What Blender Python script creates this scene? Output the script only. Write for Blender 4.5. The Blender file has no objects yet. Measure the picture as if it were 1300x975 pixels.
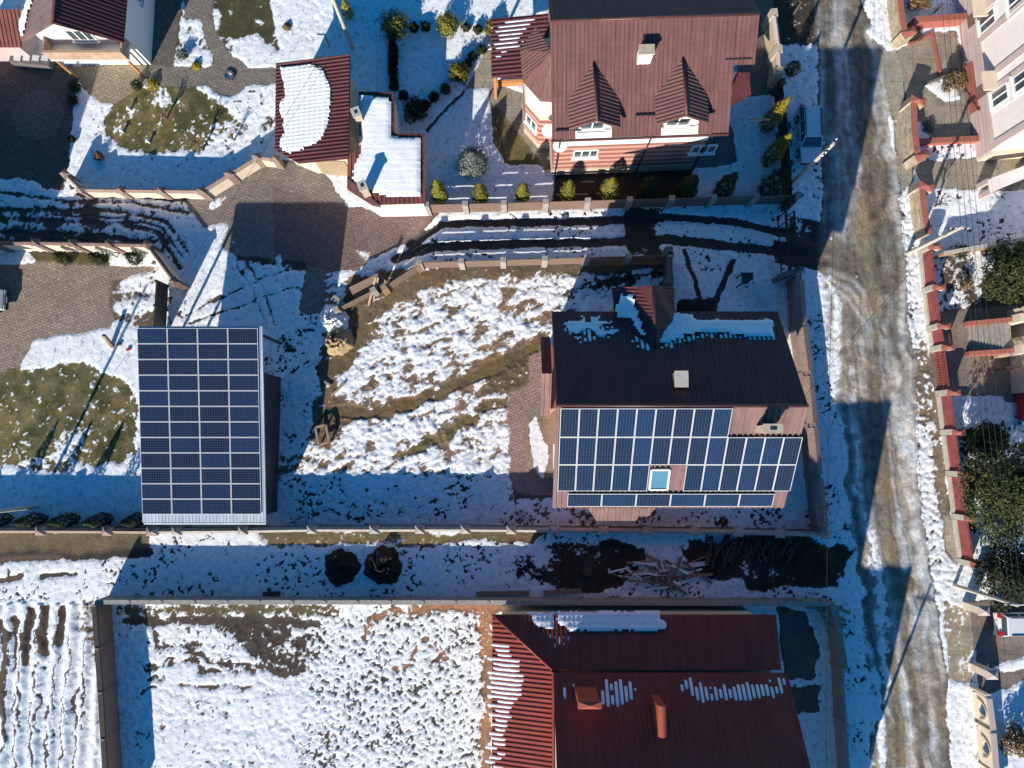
import bpy, bmesh, math, random
import numpy as np
from mathutils import Vector, Matrix
R = math.radians
random.seed(7)
S = bpy.context.scene
COL = S.collection
# ------------------------------------------------------------------ camera geometry
F_PX, CAM_H, TILT = 900.0, 45.0, R(5)
CAMP = Vector((0, 0, CAM_H))
def ray(px, py):
    u = (px-650)/F_PX; v = -(py-487.5)/F_PX
    return Vector((u, math.sin(TILT)+v*math.cos(TILT), -math.cos(TILT)+v*math.sin(TILT)))
def W(px, py, z=0.0):
    d = ray(px, py)
    return CAMP + d*((z-CAM_H)/d.z)
def WP(px, py, p0, n):
    d = ray(px, py)
    return CAMP + d*((p0-CAMP).dot(n)/d.dot(n))
cam = bpy.data.cameras.new('camera'); camo = bpy.data.objects.new('camera', cam); COL.objects.link(camo)
camo.location = CAMP; camo.rotation_euler = (TILT, 0, 0)
cam.sensor_width = 36; cam.lens = 36*F_PX/1300; cam.clip_end = 3000; cam.clip_start = .5
S.camera = camo
# ------------------------------------------------------------------ light
SUN_EL, SUN_AZ = 23.6, 203.8
w = bpy.data.worlds.new('World'); S.world = w; w.use_nodes = True
nt = w.node_tree; bg = nt.nodes['Background']
sky = nt.nodes.new('ShaderNodeTexSky'); sky.sky_type = 'NISHITA'; sky.sun_disc = False
sky.sun_elevation = R(SUN_EL); sky.sun_rotation = R(SUN_AZ); sky.altitude = 300; sky.air_density = 1.0; sky.dust_density = .3; sky.ozone_density = 2.0
hs_ = nt.nodes.new('ShaderNodeHueSaturation'); hs_.inputs['Saturation'].default_value = 2.0
nt.links.new(sky.outputs[0], hs_.inputs['Color']); nt.links.new(hs_.outputs[0], bg.inputs[0]); bg.inputs[1].default_value = .098
sl = bpy.data.lights.new('sun', 'SUN'); sl.energy = 5.0; sl.angle = R(.5); sl.color = (1, .93, .82)
so = bpy.data.objects.new('sun', sl); COL.objects.link(so)
TOSUN = Vector((math.sin(R(SUN_AZ))*math.cos(R(SUN_EL)), math.cos(R(SUN_AZ))*math.cos(R(SUN_EL)), math.sin(R(SUN_EL))))
so.rotation_euler = TOSUN.to_track_quat('Z', 'Y').to_euler(); so.location = TOSUN*200
S.view_settings.view_transform = 'Standard'; S.view_settings.look = 'None'; S.view_settings.gamma = 1
S.view_settings.exposure = 0.5; S.view_settings.use_curve_mapping = False
# ------------------------------------------------------------------ materials
def _nodes(name):
    m = bpy.data.materials.new(name); m.use_nodes = True
    return m, m.node_tree, m.node_tree.nodes['Principled BSDF']
def N(nt, t, **k):
    n = nt.nodes.new(t)
    for a, b in k.items(): setattr(n, a, b)
    return n
def mat(name, col, rough=.7, var=.25, scale=3.0, bump=.0, bscale=20., metal=0., spec=.3, col2=None, stretch=None, detail=6):
    """principled with a procedural mottling between two true colours"""
    m, nt, p = _nodes(name); L = nt.links
    tc = N(nt, 'ShaderNodeTexCoord'); mp = N(nt, 'ShaderNodeMapping'); L.new(tc.outputs['Object'], mp.inputs[0])
    if stretch: mp.inputs['Scale'].default_value = stretch
    nz = N(nt, 'ShaderNodeTexNoise'); nz.inputs['Scale'].default_value = scale; nz.inputs['Detail'].default_value = detail; nz.inputs['Roughness'].default_value = .65
    L.new(mp.outputs[0], nz.inputs['Vector'])
    cr = N(nt, 'ShaderNodeValToRGB'); cr.color_ramp.elements[0].position = .3; cr.color_ramp.elements[1].position = .7
    c2 = col2 or tuple(min(1, c*(1+var)) for c in col); c1 = col if col2 else tuple(c*(1-var) for c in col)
    cr.color_ramp.elements[0].color = (*c1, 1); cr.color_ramp.elements[1].color = (*c2, 1)
    L.new(nz.outputs[0], cr.inputs[0]); L.new(cr.outputs[0], p.inputs['Base Color'])
    p.inputs['Roughness'].default_value = rough; p.inputs['Metallic'].default_value = metal
    p.inputs['Specular IOR Level'].default_value = spec
    if bump:
        n2 = N(nt, 'ShaderNodeTexNoise'); n2.inputs['Scale'].default_value = bscale; n2.inputs['Detail'].default_value = 4
        L.new(mp.outputs[0], n2.inputs['Vector'])
        b = N(nt, 'ShaderNodeBump'); b.inputs['Strength'].default_value = bump; b.inputs['Distance'].default_value = .05
        L.new(n2.outputs[0], b.inputs['Height']); L.new(b.outputs[0], p.inputs['Normal'])
    return m
def brickmat(name, c1, c2, mortar, bw, bh, axis='Z', rough=.85, msize=.02):
    m, nt, p = _nodes(name); L = nt.links
    tc = N(nt, 'ShaderNodeTexCoord'); uv = tc.outputs['UV']
    bt = N(nt, 'ShaderNodeTexBrick'); L.new(uv, bt.inputs['Vector'])
    bt.inputs['Color1'].default_value = (*c1, 1); bt.inputs['Color2'].default_value = (*c2, 1); bt.inputs['Mortar'].default_value = (*mortar, 1)
    bt.inputs['Scale'].default_value = 1; bt.inputs['Mortar Size'].default_value = msize; bt.inputs['Brick Width'].default_value = bw; bt.inputs['Row Height'].default_value = bh
    bt.inputs['Bias'].default_value = 0
    nz = N(nt, 'ShaderNodeTexNoise'); nz.inputs['Scale'].default_value = 2.5; nz.inputs['Detail'].default_value = 8; L.new(tc.outputs['Object'], nz.inputs['Vector'])
    mr = N(nt, 'ShaderNodeMapRange'); mr.inputs[1].default_value = .3; mr.inputs[2].default_value = .7; mr.inputs[3].default_value = .72; mr.inputs[4].default_value = 1.2
    L.new(nz.outputs[0], mr.inputs[0])
    mx = N(nt, 'ShaderNodeMix', data_type='RGBA', blend_type='MULTIPLY'); mx.inputs[0].default_value = 1
    L.new(bt.outputs[0], mx.inputs[6]); L.new(mr.outputs[0], mx.inputs[7]); L.new(mx.outputs[2], p.inputs['Base Color'])
    p.inputs['Roughness'].default_value = rough
    return m
def roofmat(name, col, rough=.45, step=.35, dirt=.25, strength=.35):
    """painted metal sheet: tile steps along v as bump, weather mottling"""
    m, nt, p = _nodes(name); L = nt.links
    tc = N(nt, 'ShaderNodeTexCoord')
    nz = N(nt, 'ShaderNodeTexNoise'); nz.inputs['Scale'].default_value = .9; nz.inputs['Detail'].default_value = 9; nz.inputs['Roughness'].default_value = .7; L.new(tc.outputs['Object'], nz.inputs['Vector'])
    cr = N(nt, 'ShaderNodeValToRGB'); cr.color_ramp.elements[0].position = .3; cr.color_ramp.elements[1].position = .72
    cr.color_ramp.elements[0].color = (*[c*(1-dirt) for c in col], 1); cr.color_ramp.elements[1].color = (*[min(1, c*(1+dirt)) for c in col], 1)
    L.new(nz.outputs[0], cr.inputs[0])
    mp = N(nt, 'ShaderNodeMapping'); mp.inputs['Scale'].default_value = (3.2, .22, 1); L.new(tc.outputs['UV'], mp.inputs[0])
    ns = N(nt, 'ShaderNodeTexNoise'); ns.inputs['Scale'].default_value = 1; ns.inputs['Detail'].default_value = 6; ns.inputs['Roughness'].default_value = .7; L.new(mp.outputs[0], ns.inputs['Vector'])
    ms = N(nt, 'ShaderNodeMapRange'); ms.inputs[1].default_value = .3; ms.inputs[2].default_value = .7; ms.inputs[3].default_value = .74; ms.inputs[4].default_value = 1.24; L.new(ns.outputs[0], ms.inputs[0])
    mk = N(nt, 'ShaderNodeMix', data_type='RGBA', blend_type='MULTIPLY'); mk.inputs[0].default_value = 1; L.new(cr.outputs[0], mk.inputs[6]); L.new(ms.outputs[0], mk.inputs[7]); L.new(mk.outputs[2], p.inputs['Base Color'])
    p.inputs['Roughness'].default_value = rough; p.inputs['Specular IOR Level'].default_value = .2
    sp = N(nt, 'ShaderNodeSeparateXYZ'); L.new(tc.outputs['UV'], sp.inputs[0])
    dv = N(nt, 'ShaderNodeMath', operation='DIVIDE'); L.new(sp.outputs[1], dv.inputs[0]); dv.inputs[1].default_value = step
    fr = N(nt, 'ShaderNodeMath', operation='FRACT'); L.new(dv.outputs[0], fr.inputs[0])
    b = N(nt, 'ShaderNodeBump'); b.inputs['Strength'].default_value = strength; b.inputs['Distance'].default_value = .03
    L.new(fr.outputs[0], b.inputs['Height']); L.new(b.outputs[0], p.inputs['Normal'])
    return m
def snowmat(name='snow'):
    m, nt, p = _nodes(name); L = nt.links
    tc = N(nt, 'ShaderNodeTexCoord')
    nz = N(nt, 'ShaderNodeTexNoise'); nz.inputs['Scale'].default_value = 2.2; nz.inputs['Detail'].default_value = 8; L.new(tc.outputs['Object'], nz.inputs['Vector'])
    cr = N(nt, 'ShaderNodeValToRGB'); cr.color_ramp.elements[0].color = (.74, .76, .78, 1); cr.color_ramp.elements[1].color = (.9, .91, .92, 1)
    L.new(nz.outputs[0], cr.inputs[0]); L.new(cr.outputs[0], p.inputs['Base Color'])
    p.inputs['Roughness'].default_value = .65; p.inputs['Specular IOR Level'].default_value = .2
    b = N(nt, 'ShaderNodeBump'); b.inputs['Strength'].default_value = .5; b.inputs['Distance'].default_value = .05
    n2 = N(nt, 'ShaderNodeTexNoise'); n2.inputs['Scale'].default_value = 9; n2.inputs['Detail'].default_value = 5; L.new(tc.outputs['Object'], n2.inputs['Vector'])
    L.new(n2.outputs[0], b.inputs['Height']); L.new(b.outputs[0], p.inputs['Normal'])
    return m
def leafmat(name, c1, c2):
    m, nt, p = _nodes(name); L = nt.links
    g = N(nt, 'ShaderNodeNewGeometry'); oi = N(nt, 'ShaderNodeObjectInfo')
    cr = N(nt, 'ShaderNodeValToRGB'); cr.color_ramp.elements[0].color = (*c1, 1); cr.color_ramp.elements[1].color = (*c2, 1)
    L.new(g.outputs['Random Per Island'], cr.inputs[0])
    hs = N(nt, 'ShaderNodeHueSaturation'); mr = N(nt, 'ShaderNodeMapRange'); mr.inputs[3].default_value = .8; mr.inputs[4].default_value = 1.25
    L.new(oi.outputs['Random'], mr.inputs[0]); L.new(mr.outputs[0], hs.inputs['Value']); L.new(cr.outputs[0], hs.inputs['Color'])
    L.new(hs.outputs[0], p.inputs['Base Color']); p.inputs['Roughness'].default_value = .75; p.inputs['Specular IOR Level'].default_value = .15
    return m
def cellmat(name):
    """polycrystalline cells: 10 x 6 (u along the long side) with silver gaps, tint differs per panel"""
    m, nt, p = _nodes(name); L = nt.links
    tc = N(nt, 'ShaderNodeTexCoord'); sp = N(nt, 'ShaderNodeSeparateXYZ'); L.new(tc.outputs['UV'], sp.inputs[0])
    outs = []
    for ax, n in ((0, 12), (1, 6)):
        mu = N(nt, 'ShaderNodeMath', operation='MULTIPLY'); mu.inputs[1].default_value = n; L.new(sp.outputs[ax], mu.inputs[0])
        fr = N(nt, 'ShaderNodeMath', operation='FRACT'); L.new(mu.outputs[0], fr.inputs[0])
        s = N(nt, 'ShaderNodeMath', operation='SUBTRACT'); s.inputs[1].default_value = .5; L.new(fr.outputs[0], s.inputs[0])
        a = N(nt, 'ShaderNodeMath', operation='ABSOLUTE'); L.new(s.outputs[0], a.inputs[0])
        g = N(nt, 'ShaderNodeMath', operation='GREATER_THAN'); g.inputs[1].default_value = .42; L.new(a.outputs[0], g.inputs[0]); outs.append(g)
    mxm = N(nt, 'ShaderNodeMath', operation='MAXIMUM'); L.new(outs[0].outputs[0], mxm.inputs[0]); L.new(outs[1].outputs[0], mxm.inputs[1])
    oi = N(nt, 'ShaderNodeObjectInfo')
    cr = N(nt, 'ShaderNodeValToRGB'); e = cr.color_ramp.elements
    e[0].color = (.008, .017, .044, 1); e[1].color = (.010, .027, .080, 1); x = e.new(.35); x.color = (.010, .015, .032, 1); x = e.new(.6); x.color = (.008, .021, .056, 1)
    L.new(oi.outputs['Random'], cr.inputs[0])
    nz = N(nt, 'ShaderNodeTexNoise'); nz.inputs['Scale'].default_value = 9; L.new(tc.outputs['Object'], nz.inputs['Vector'])
    mr = N(nt, 'ShaderNodeMapRange'); mr.inputs[3].default_value = .55; mr.inputs[4].default_value = 1.45; L.new(nz.outputs[0], mr.inputs[0])
    mv = N(nt, 'ShaderNodeMix', data_type='RGBA', blend_type='MULTIPLY'); mv.inputs[0].default_value = 1; L.new(cr.outputs[0], mv.inputs[6]); L.new(mr.outputs[0], mv.inputs[7])
    mx = N(nt, 'ShaderNodeMix', data_type='RGBA'); L.new(mxm.outputs[0], mx.inputs[0]); L.new(mv.outputs[2], mx.inputs[6]); mx.inputs[7].default_value = CELL_LINE
    L.new(mx.outputs[2], p.inputs['Base Color']); p.inputs['Roughness'].default_value = .14; p.inputs['Specular IOR Level'].default_value = .3
    return m
CELL_LINE = (.05, .07, .105, 1)
M = {}
M['snow'] = snowmat()
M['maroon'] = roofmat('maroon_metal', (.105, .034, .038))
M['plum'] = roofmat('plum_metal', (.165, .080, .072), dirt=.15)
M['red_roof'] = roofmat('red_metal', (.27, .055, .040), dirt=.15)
M['pinkroof'] = roofmat('sunlit_red_metal', (.215, .132, .12), dirt=.2)  # roof red made paler for slopes in sun; their shaded sides take maroon
M['tile'] = roofmat('clay_red_tile', (.24, .09, .07), step=.3, strength=.8)
M['greymetal'] = roofmat('zinc_sheet', (.42, .47, .52), dirt=.1, step=50)
M['ridge'] = mat('ridge_cap', (.10, .04, .036), .4)
M['white'] = mat('white_render', (.78, .75, .70), .85, .05, 2)
M['cream'] = mat('cream_render', (.66, .55, .42), .85, .08, 2)
M['pink'] = mat('pink_render', (.80, .71, .67), .85, .06, 1.5)
M['rose'] = mat('rose_render', (.52, .40, .37), .85, .08, 1.5)
M['bluegrey'] = mat('pale_render', (.62, .62, .62), .85, .06, 2)
M['brickred'] = mat('painted_brick', (.34, .115, .085), .8, .15, 6)
M['concrete'] = mat('concrete', (.34, .31, .27), .9, .22, 3.5, .3)
M['conc_light'] = mat('pale_concrete', (.50, .45, .37), .9, .18, 4, .3)
M['conc_dark'] = mat('dark_concrete', (.15, .13, .12), .9, .25, 4, .3)
M['plank'] = mat('brown_planks', (.22, .145, .11), .8, .3, 5, .2, stretch=(1, 6, 6))
M['plank_dark'] = mat('dark_planks', (.06, .045, .04), .8, .3, 5)
M['wood'] = mat('weathered_wood', (.30, .21, .13), .85, .35, 8, .2)
M['wood_pale'] = mat('sawn_wood', (.34, .25, .165), .85, .25, 8)
M['orangewood'] = mat('varnished_wood', (.50, .22, .08), .5, .2, 8)
M['log'] = mat('tree_bark', (.085, .062, .048), .95, .4, 9, .5)
M['frame'] = mat('aluminium_frame', (.60, .61, .61), .45, .06, 4)
M['cells'] = cellmat('solar_cells')
M['glass'] = mat('window_glass', (.05, .07, .09), .08, .1, 3, spec=.7)
M['pvc'] = mat('white_pvc', (.80, .79, .76), .5, .03, 3)
M['steel'] = mat('dark_steel', (.035, .033, .035), .5, .2, 5)
M['rail'] = mat('red_rail', (.30, .08, .06), .5, .2, 5)
M['tan'] = mat('tan_render', (.52, .42, .30), .9, .18, 5, .3)
M['cop_brown'] = mat('brown_coping', (.27, .19, .155), .85, .25, 5)
M['cop_dark'] = mat('dark_brown_coping', (.17, .11, .095), .85, .25, 5)
M['orange_metal'] = mat('orange_red_metal', (.36, .085, .045), .45, .12, 3)
M['stone'] = brickmat('rubble_stone', (.46, .35, .22), (.30, .21, .14), (.50, .44, .34), .45, .22, msize=.03)
M['redtile'] = brickmat('red_tile_panel', (.30, .065, .06), (.25, .05, .05), (.20, .06, .055), .3, .12, msize=.012)
M['stripe'] = None
M['paving_slab'] = brickmat('stone_paving', (.42, .35, .26), (.36, .30, .22), (.25, .2, .15), .5, .5)
M['soilheap'] = mat('dark_manure', (.040, .030, .023), .95, .5, 6, 1.0, 12)
M['sand'] = mat('pale_sand', (.38, .28, .15), .95, .25, 5, .5)
M['bark'] = mat('bark', (.10, .07, .05), .95, .3, 8, .4)
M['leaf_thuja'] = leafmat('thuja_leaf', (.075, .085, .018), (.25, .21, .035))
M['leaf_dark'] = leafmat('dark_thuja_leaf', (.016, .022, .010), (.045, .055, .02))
M['leaf_pine'] = leafmat('pine_needles', (.018, .027, .010), (.085, .092, .028))
M['leaf_blue'] = leafmat('blue_spruce_needles', (.06, .075, .068), (.17, .195, .175))
M['leaf_brown'] = leafmat('dry_twigs', (.10, .06, .03), (.26, .18, .09))
M['leaf_gold'] = leafmat('golden_leaf', (.12, .10, .015), (.34, .27, .03))
def stripemat():
    m, nt, p = _nodes('striped_brick'); L = nt.links
    tc = N(nt, 'ShaderNodeTexCoord'); sp = N(nt, 'ShaderNodeSeparateXYZ'); L.new(tc.outputs['Object'], sp.inputs[0])
    dv = N(nt, 'ShaderNodeMath', operation='DIVIDE'); dv.inputs[1].default_value = .62; L.new(sp.outputs[2], dv.inputs[0])
    fr = N(nt, 'ShaderNodeMath', operation='FRACT'); L.new(dv.outputs[0], fr.inputs[0])
    gt = N(nt, 'ShaderNodeMath', operation='GREATER_THAN'); gt.inputs[1].default_value = .5; L.new(fr.outputs[0], gt.inputs[0])
    mx = N(nt, 'ShaderNodeMix', data_type='RGBA'); mx.inputs[6].default_value = (.50, .27, .22, 1); mx.inputs[7].default_value = (.28, .10, .075, 1)
    L.new(gt.outputs[0], mx.inputs[0])
    nz = N(nt, 'ShaderNodeTexNoise'); nz.inputs['Scale'].default_value = 5; L.new(tc.outputs['Object'], nz.inputs['Vector'])
    mr = N(nt, 'ShaderNodeMapRange'); mr.inputs[3].default_value = .75; mr.inputs[4].default_value = 1.25; L.new(nz.outputs[0], mr.inputs[0])
    m2 = N(nt, 'ShaderNodeMix', data_type='RGBA', blend_type='MULTIPLY'); m2.inputs[0].default_value = 1; L.new(mx.outputs[2], m2.inputs[6]); L.new(mr.outputs[0], m2.inputs[7])
    L.new(m2.outputs[2], p.inputs['Base Color']); p.inputs['Roughness'].default_value = .85
    return m
M['stripe'] = stripemat()
# ------------------------------------------------------------------ objects
def worldloc(o):
    v = Vector((0, 0, 0))
    while o is not None: v += o.location; o = o.parent
    return v
def tag(o, label=None, cat=None, group=None, kind=None):
    if label: o['label'] = label
    if cat: o['category'] = cat
    if group: o['group'] = group
    if kind: o['kind'] = kind
    return o
def thing(name, label, cat, loc, group=None):
    o = bpy.data.objects.new(name, None); COL.objects.link(o); o.location = Vector(loc); o.empty_display_size = .3
    return tag(o, label, cat, group)
def copy_tree(o, parent=None, loc=None, rz=None, sc=None):
    c = o.copy(); COL.objects.link(c)
    if parent is not None: c.parent = parent
    if loc is not None: c.location = loc
    if rz is not None: c.rotation_euler = (0, 0, rz)
    if sc is not None: c.scale = sc
    for ch in list(o.children): copy_tree(ch, c)
    return c
class MB:
    def __init__(s): s.v = []; s.f = []; s.m = []; s.uv = []
    def face(s, pts, mi=0, uv=None):
        i = len(s.v); s.v += [tuple(p) for p in pts]; s.f.append(tuple(range(i, i+len(pts)))); s.m.append(mi); s.uv.append(uv)
    def mesh(s, vs, fs, mi=0):
        i = len(s.v); s.v += [tuple(p) for p in vs]
        for f in fs: s.f.append(tuple(i+k for k in f)); s.m.append(mi); s.uv.append(None)
        return s
    def hexa(s, b, t, mi=0):
        n = len(b); vs = list(b)+list(t)
        fs = [tuple(reversed(range(n))), tuple(range(n, 2*n))]+[(k, (k+1) % n, n+(k+1) % n, n+k) for k in range(n)]
        return s.mesh(vs, fs, mi)
    def prism(s, pts, z0, z1, mi=0):
        a = sum(pts[k][0]*pts[(k+1) % len(pts)][1]-pts[(k+1) % len(pts)][0]*pts[k][1] for k in range(len(pts)))
        if a < 0:
            pts = list(reversed(pts)); z1 = list(reversed(z1)) if isinstance(z1, (list, tuple)) else z1
        zz = z1 if isinstance(z1, (list, tuple)) else [z1]*len(pts)
        return s.hexa([(p[0], p[1], z0) for p in pts], [(p[0], p[1], z) for p, z in zip(pts, zz)], mi)
    def box(s, c, sx, sy, sz, rz=0, mi=0):
        ca, sa = math.cos(rz), math.sin(rz); pts = []
        for dx, dy in ((-1, -1), (1, -1), (1, 1), (-1, 1)):
            x, y = dx*sx/2, dy*sy/2; pts.append((c[0]+x*ca-y*sa, c[1]+x*sa+y*ca))
        return s.hexa([(p[0], p[1], c[2]) for p in pts], [(p[0], p[1], c[2]+sz) for p in pts], mi)
    def pyramid(s, c, sx, sy, h, rz=0, mi=0):
        ca, sa = math.cos(rz), math.sin(rz); pts = []
        for dx, dy in ((-1, -1), (1, -1), (1, 1), (-1, 1)):
            x, y = dx*sx/2, dy*sy/2; pts.append((c[0]+x*ca-y*sa, c[1]+x*sa+y*ca, c[2]))
        return s.mesh(pts+[(c[0], c[1], c[2]+h)], [(3, 2, 1, 0), (0, 1, 4), (1, 2, 4), (2, 3, 4), (3, 0, 4)], mi)
    def bar(s, p, q, wd, ht, mi=0, up=Vector((0, 0, 1))):
        """box beam from p to q; p,q on its axis"""
        p = Vector(p); q = Vector(q); d = (q-p).normalized(); a = d.cross(up)
        if a.length < 1e-4: a = Vector((1, 0, 0))
        a.normalize(); u = a.cross(d); a = a*wd/2; u = u*ht/2
        return s.hexa([p-a-u, p+a-u, p+a+u, p-a+u], [q-a-u, q+a-u, q+a+u, q-a+u], mi)
    def tube(s, p, q, r0, r1=None, n=8, mi=0):
        p = Vector(p); q = Vector(q); r1 = r0 if r1 is None else r1
        d = (q-p).normalized(); a = d.cross(Vector((0, 0, 1)))
        if a.length < 1e-3: a = Vector((1, 0, 0))
        a.normalize(); u = a.cross(d)
        ring = lambda c, r: [c+(a*math.cos(2*math.pi*k/n)+u*math.sin(2*math.pi*k/n))*r for k in range(n)]
        return s.hexa(ring(p, r0), ring(q, r1), mi)
    def build(s, name, mats, parent=None, smooth=False, recalc=True):
        off = worldloc(parent) if parent is not None else Vector((0, 0, 0))
        me = bpy.data.meshes.new(name)
        me.from_pydata([(p[0]-off.x, p[1]-off.y, p[2]-off.z) for p in s.v], [], s.f)
        if not isinstance(mats, (list, tuple)): mats = [mats]
        for m in mats: me.materials.append(M[m] if isinstance(m, str) else m)
        me.polygons.foreach_set('material_index', s.m)
        if recalc:
            bm = bmesh.new(); bm.from_mesh(me); bmesh.ops.recalc_face_normals(bm, faces=bm.faces); bm.to_mesh(me); bm.free()
        # box-projected uv in metres (or the face's own)
        uvl = me.uv_layers.new(name='UVMap')
        for p in me.polygons:
            u = s.uv[p.index] if p.index < len(s.uv) else None
            n = p.normal
            for k, li in enumerate(p.loop_indices):
                if u is not None and not recalc: uvl.data[li].uv = u[k]; continue
                co = me.vertices[me.loops[li].vertex_index].co
                if abs(n.z) > .75: uvl.data[li].uv = (co.x, co.y)
                elif abs(n.x) > abs(n.y): uvl.data[li].uv = (co.y, co.z)
                else: uvl.data[li].uv = (co.x, co.z)
        if smooth: me.polygons.foreach_set('use_smooth', [True]*len(me.polygons))
        o = bpy.data.objects.new(name, me); COL.objects.link(o)
        if parent is not None: o.parent = parent
        return o
def base_of(pts):
    return Vector((sum(p[0] for p in pts)/len(pts), sum(p[1] for p in pts)/len(pts), 0))
# ------------------------------------------------------------------ roof sheets
class Slope:
    def __init__(s, pts, down=None):
        s.p = [Vector(p) for p in pts]
        n = Vector((0, 0, 0))
        for a, b in zip(s.p, s.p[1:]+s.p[:1]): n += (a-s.p[0]).cross(b-s.p[0])
        n.normalize()
        if n.z < 0: n = -n; s.p.reverse()
        s.n = n; s.o = sum(s.p, Vector())/len(s.p)
        d = Vector(down) if down is not None else Vector((0, 0, -1)); d = d-n*d.dot(n); d.normalize()
        s.d = d; s.a = d.cross(n); s.a.normalize()
    def st(s, q): q = Vector(q)-s.o; return (q.dot(s.a), q.dot(s.d))
    def at(s, u, v, h=0): return s.o+s.a*u+s.d*v+s.n*h
    def px(s, x, y, h=0):
        return s.st(WP(x, y, s.o+s.n*h, s.n))
def slope(pts, parent, m, name='roof_slope', pitch=.24, amp=.03, thick=.12, down=None, trim=None):
    sl = Slope(pts, down); P2 = [sl.st(p) for p in sl.p]
    u0 = min(p[0] for p in P2)-.01; u1 = max(p[0] for p in P2)+.01; v0 = min(p[1] for p in P2)-.01; v1 = max(p[1] for p in P2)+.01
    prof = [(0, 0), (.30, 0), (.42, amp), (.68, amp), (.80, 0)]
    us = []; k = math.floor(u0/pitch)
    while k*pitch < u1:
        for a, h in prof:
            u = (k+a)*pitch
            if u0 <= u <= u1: us.append((u, h))
        k += 1
    us = [(u0, 0)]+us+[(u1, 0)]
    bm = bmesh.new(); uvl = bm.loops.layers.uv.new('UVMap')
    row = [(bm.verts.new(sl.at(u, v0, h)), bm.verts.new(sl.at(u, v1, h)), u) for u, h in us]
    for (a, b, ua), (c, d, uc) in zip(row, row[1:]):
        f = bm.faces.new((a, b, d, c))
        for l, uv in zip(f.loops, ((ua, v0), (ua, v1), (uc, v1), (uc, v0))): l[uvl].uv = uv
    for i in range(len(sl.p)):
        a, b = sl.p[i], sl.p[(i+1) % len(sl.p)]
        nn = (b-a).cross(sl.n).normalized()      # outward
        if (sl.o-a).dot(nn) > 0: nn = -nn
        bmesh.ops.bisect_plane(bm, geom=bm.verts[:]+bm.edges[:]+bm.faces[:], plane_co=a, plane_no=nn, clear_outer=True)
    bmesh.ops.recalc_face_normals(bm, faces=bm.faces)
    if bm.faces and sum((f.normal.dot(sl.n) for f in bm.faces)) < 0: bmesh.ops.reverse_faces(bm, faces=bm.faces)
    # deck below
    top = [bm.verts.new(p-sl.n*.006) for p in sl.p]; bot = [bm.verts.new(p-sl.n*thick) for p in sl.p]; n = len(top)
    bm.faces.new(top); bm.faces.new(list(reversed(bot)))
    for i in range(n): bm.faces.new((top[i], bot[i], bot[(i+1) % n], top[(i+1) % n]))
    off = worldloc(parent)
    for v in bm.verts: v.co -= off
    me = bpy.data.meshes.new(name); bm.to_mesh(me); bm.free(); me.materials.append(M[m])
    o = bpy.data.objects.new(name, me); COL.objects.link(o); o.parent = parent
    sl.obj = o; sl.pitch = pitch; sl.amp = amp
    return sl
def inpoly(x, y, P):
    c = False; j = len(P)-1
    for i in range(len(P)):
        if (P[i][1] > y) != (P[j][1] > y) and x < (P[j][0]-P[i][0])*(y-P[i][1])/(P[j][1]-P[i][1])+P[i][0]: c = not c
        j = i
    return c
def roof_snow(sl, polypx, fill=.8, jag=.35, h=.05, notch=.0, seed=1, label=None, world=False, step=.35):
    """snow lying between the ribs of a roof sheet, one strip per trough, ragged ends"""
    rnd = random.Random(seed); Pp = polypx if world else [sl.px(*q) for q in polypx]
    u0 = min(p[0] for p in Pp); u1 = max(p[0] for p in Pp); v0 = min(p[1] for p in Pp); v1 = max(p[1] for p in Pp)
    mb = MB(); pt = sl.pitch; dv = .117
    k = math.floor(u0/pt)
    while k*pt < u1:
        c = (k+.05+.5)*pt+.45*pt-.5*pt+pt*.0; c = (k+.55)*pt-.0
        c = (k+1.05)*pt                                    # centre of the low flat
        wd = pt*fill*rnd.uniform(.9, 1.05); jt = rnd.uniform(-jag, jag); ju = rnd.uniform(-.5, .5)*pt
        runs = []; cur = []
        n = int((v1-v0+2*jag)/dv)+2
        for i in range(n):
            v = v0-jag+i*dv
            ins = inpoly(c+ju, v+jt*(1 if v > (v0+v1)/2 else -.4), Pp) and rnd.random() > notch*.15
            if ins and not (notch and (v % step) < .1 and rnd.random() < notch): cur.append(v)
            elif cur: runs.append(cur); cur = []
        if cur: runs.append(cur)
        for r in runs:
            if len(r) < 2: continue
            vs = []; fs = []
            for i, v in enumerate(r):
                e = min(1, (min(i, len(r)-1-i)+.35)/1.6); ww = wd*(.6+.4*e)/2; hh = h*e*rnd.uniform(.75, 1.15)
                for a, b in ((-1, .15), (-.6, .85), (0, 1), (.6, .85), (1, .15)): vs.append(sl.at(c+a*ww, v, .004+b*hh))
                if i:
                    for q in range(4): fs.append(((i-1)*5+q, i*5+q, i*5+q+1, (i-1)*5+q+1))
            mb.mesh(vs, fs)
        k += 1
    o = mb.build('snow_patch', 'snow', sl.obj, smooth=True, recalc=False); o['kind'] = 'stuff'
    if label: o['label'] = label
    return o
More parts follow.
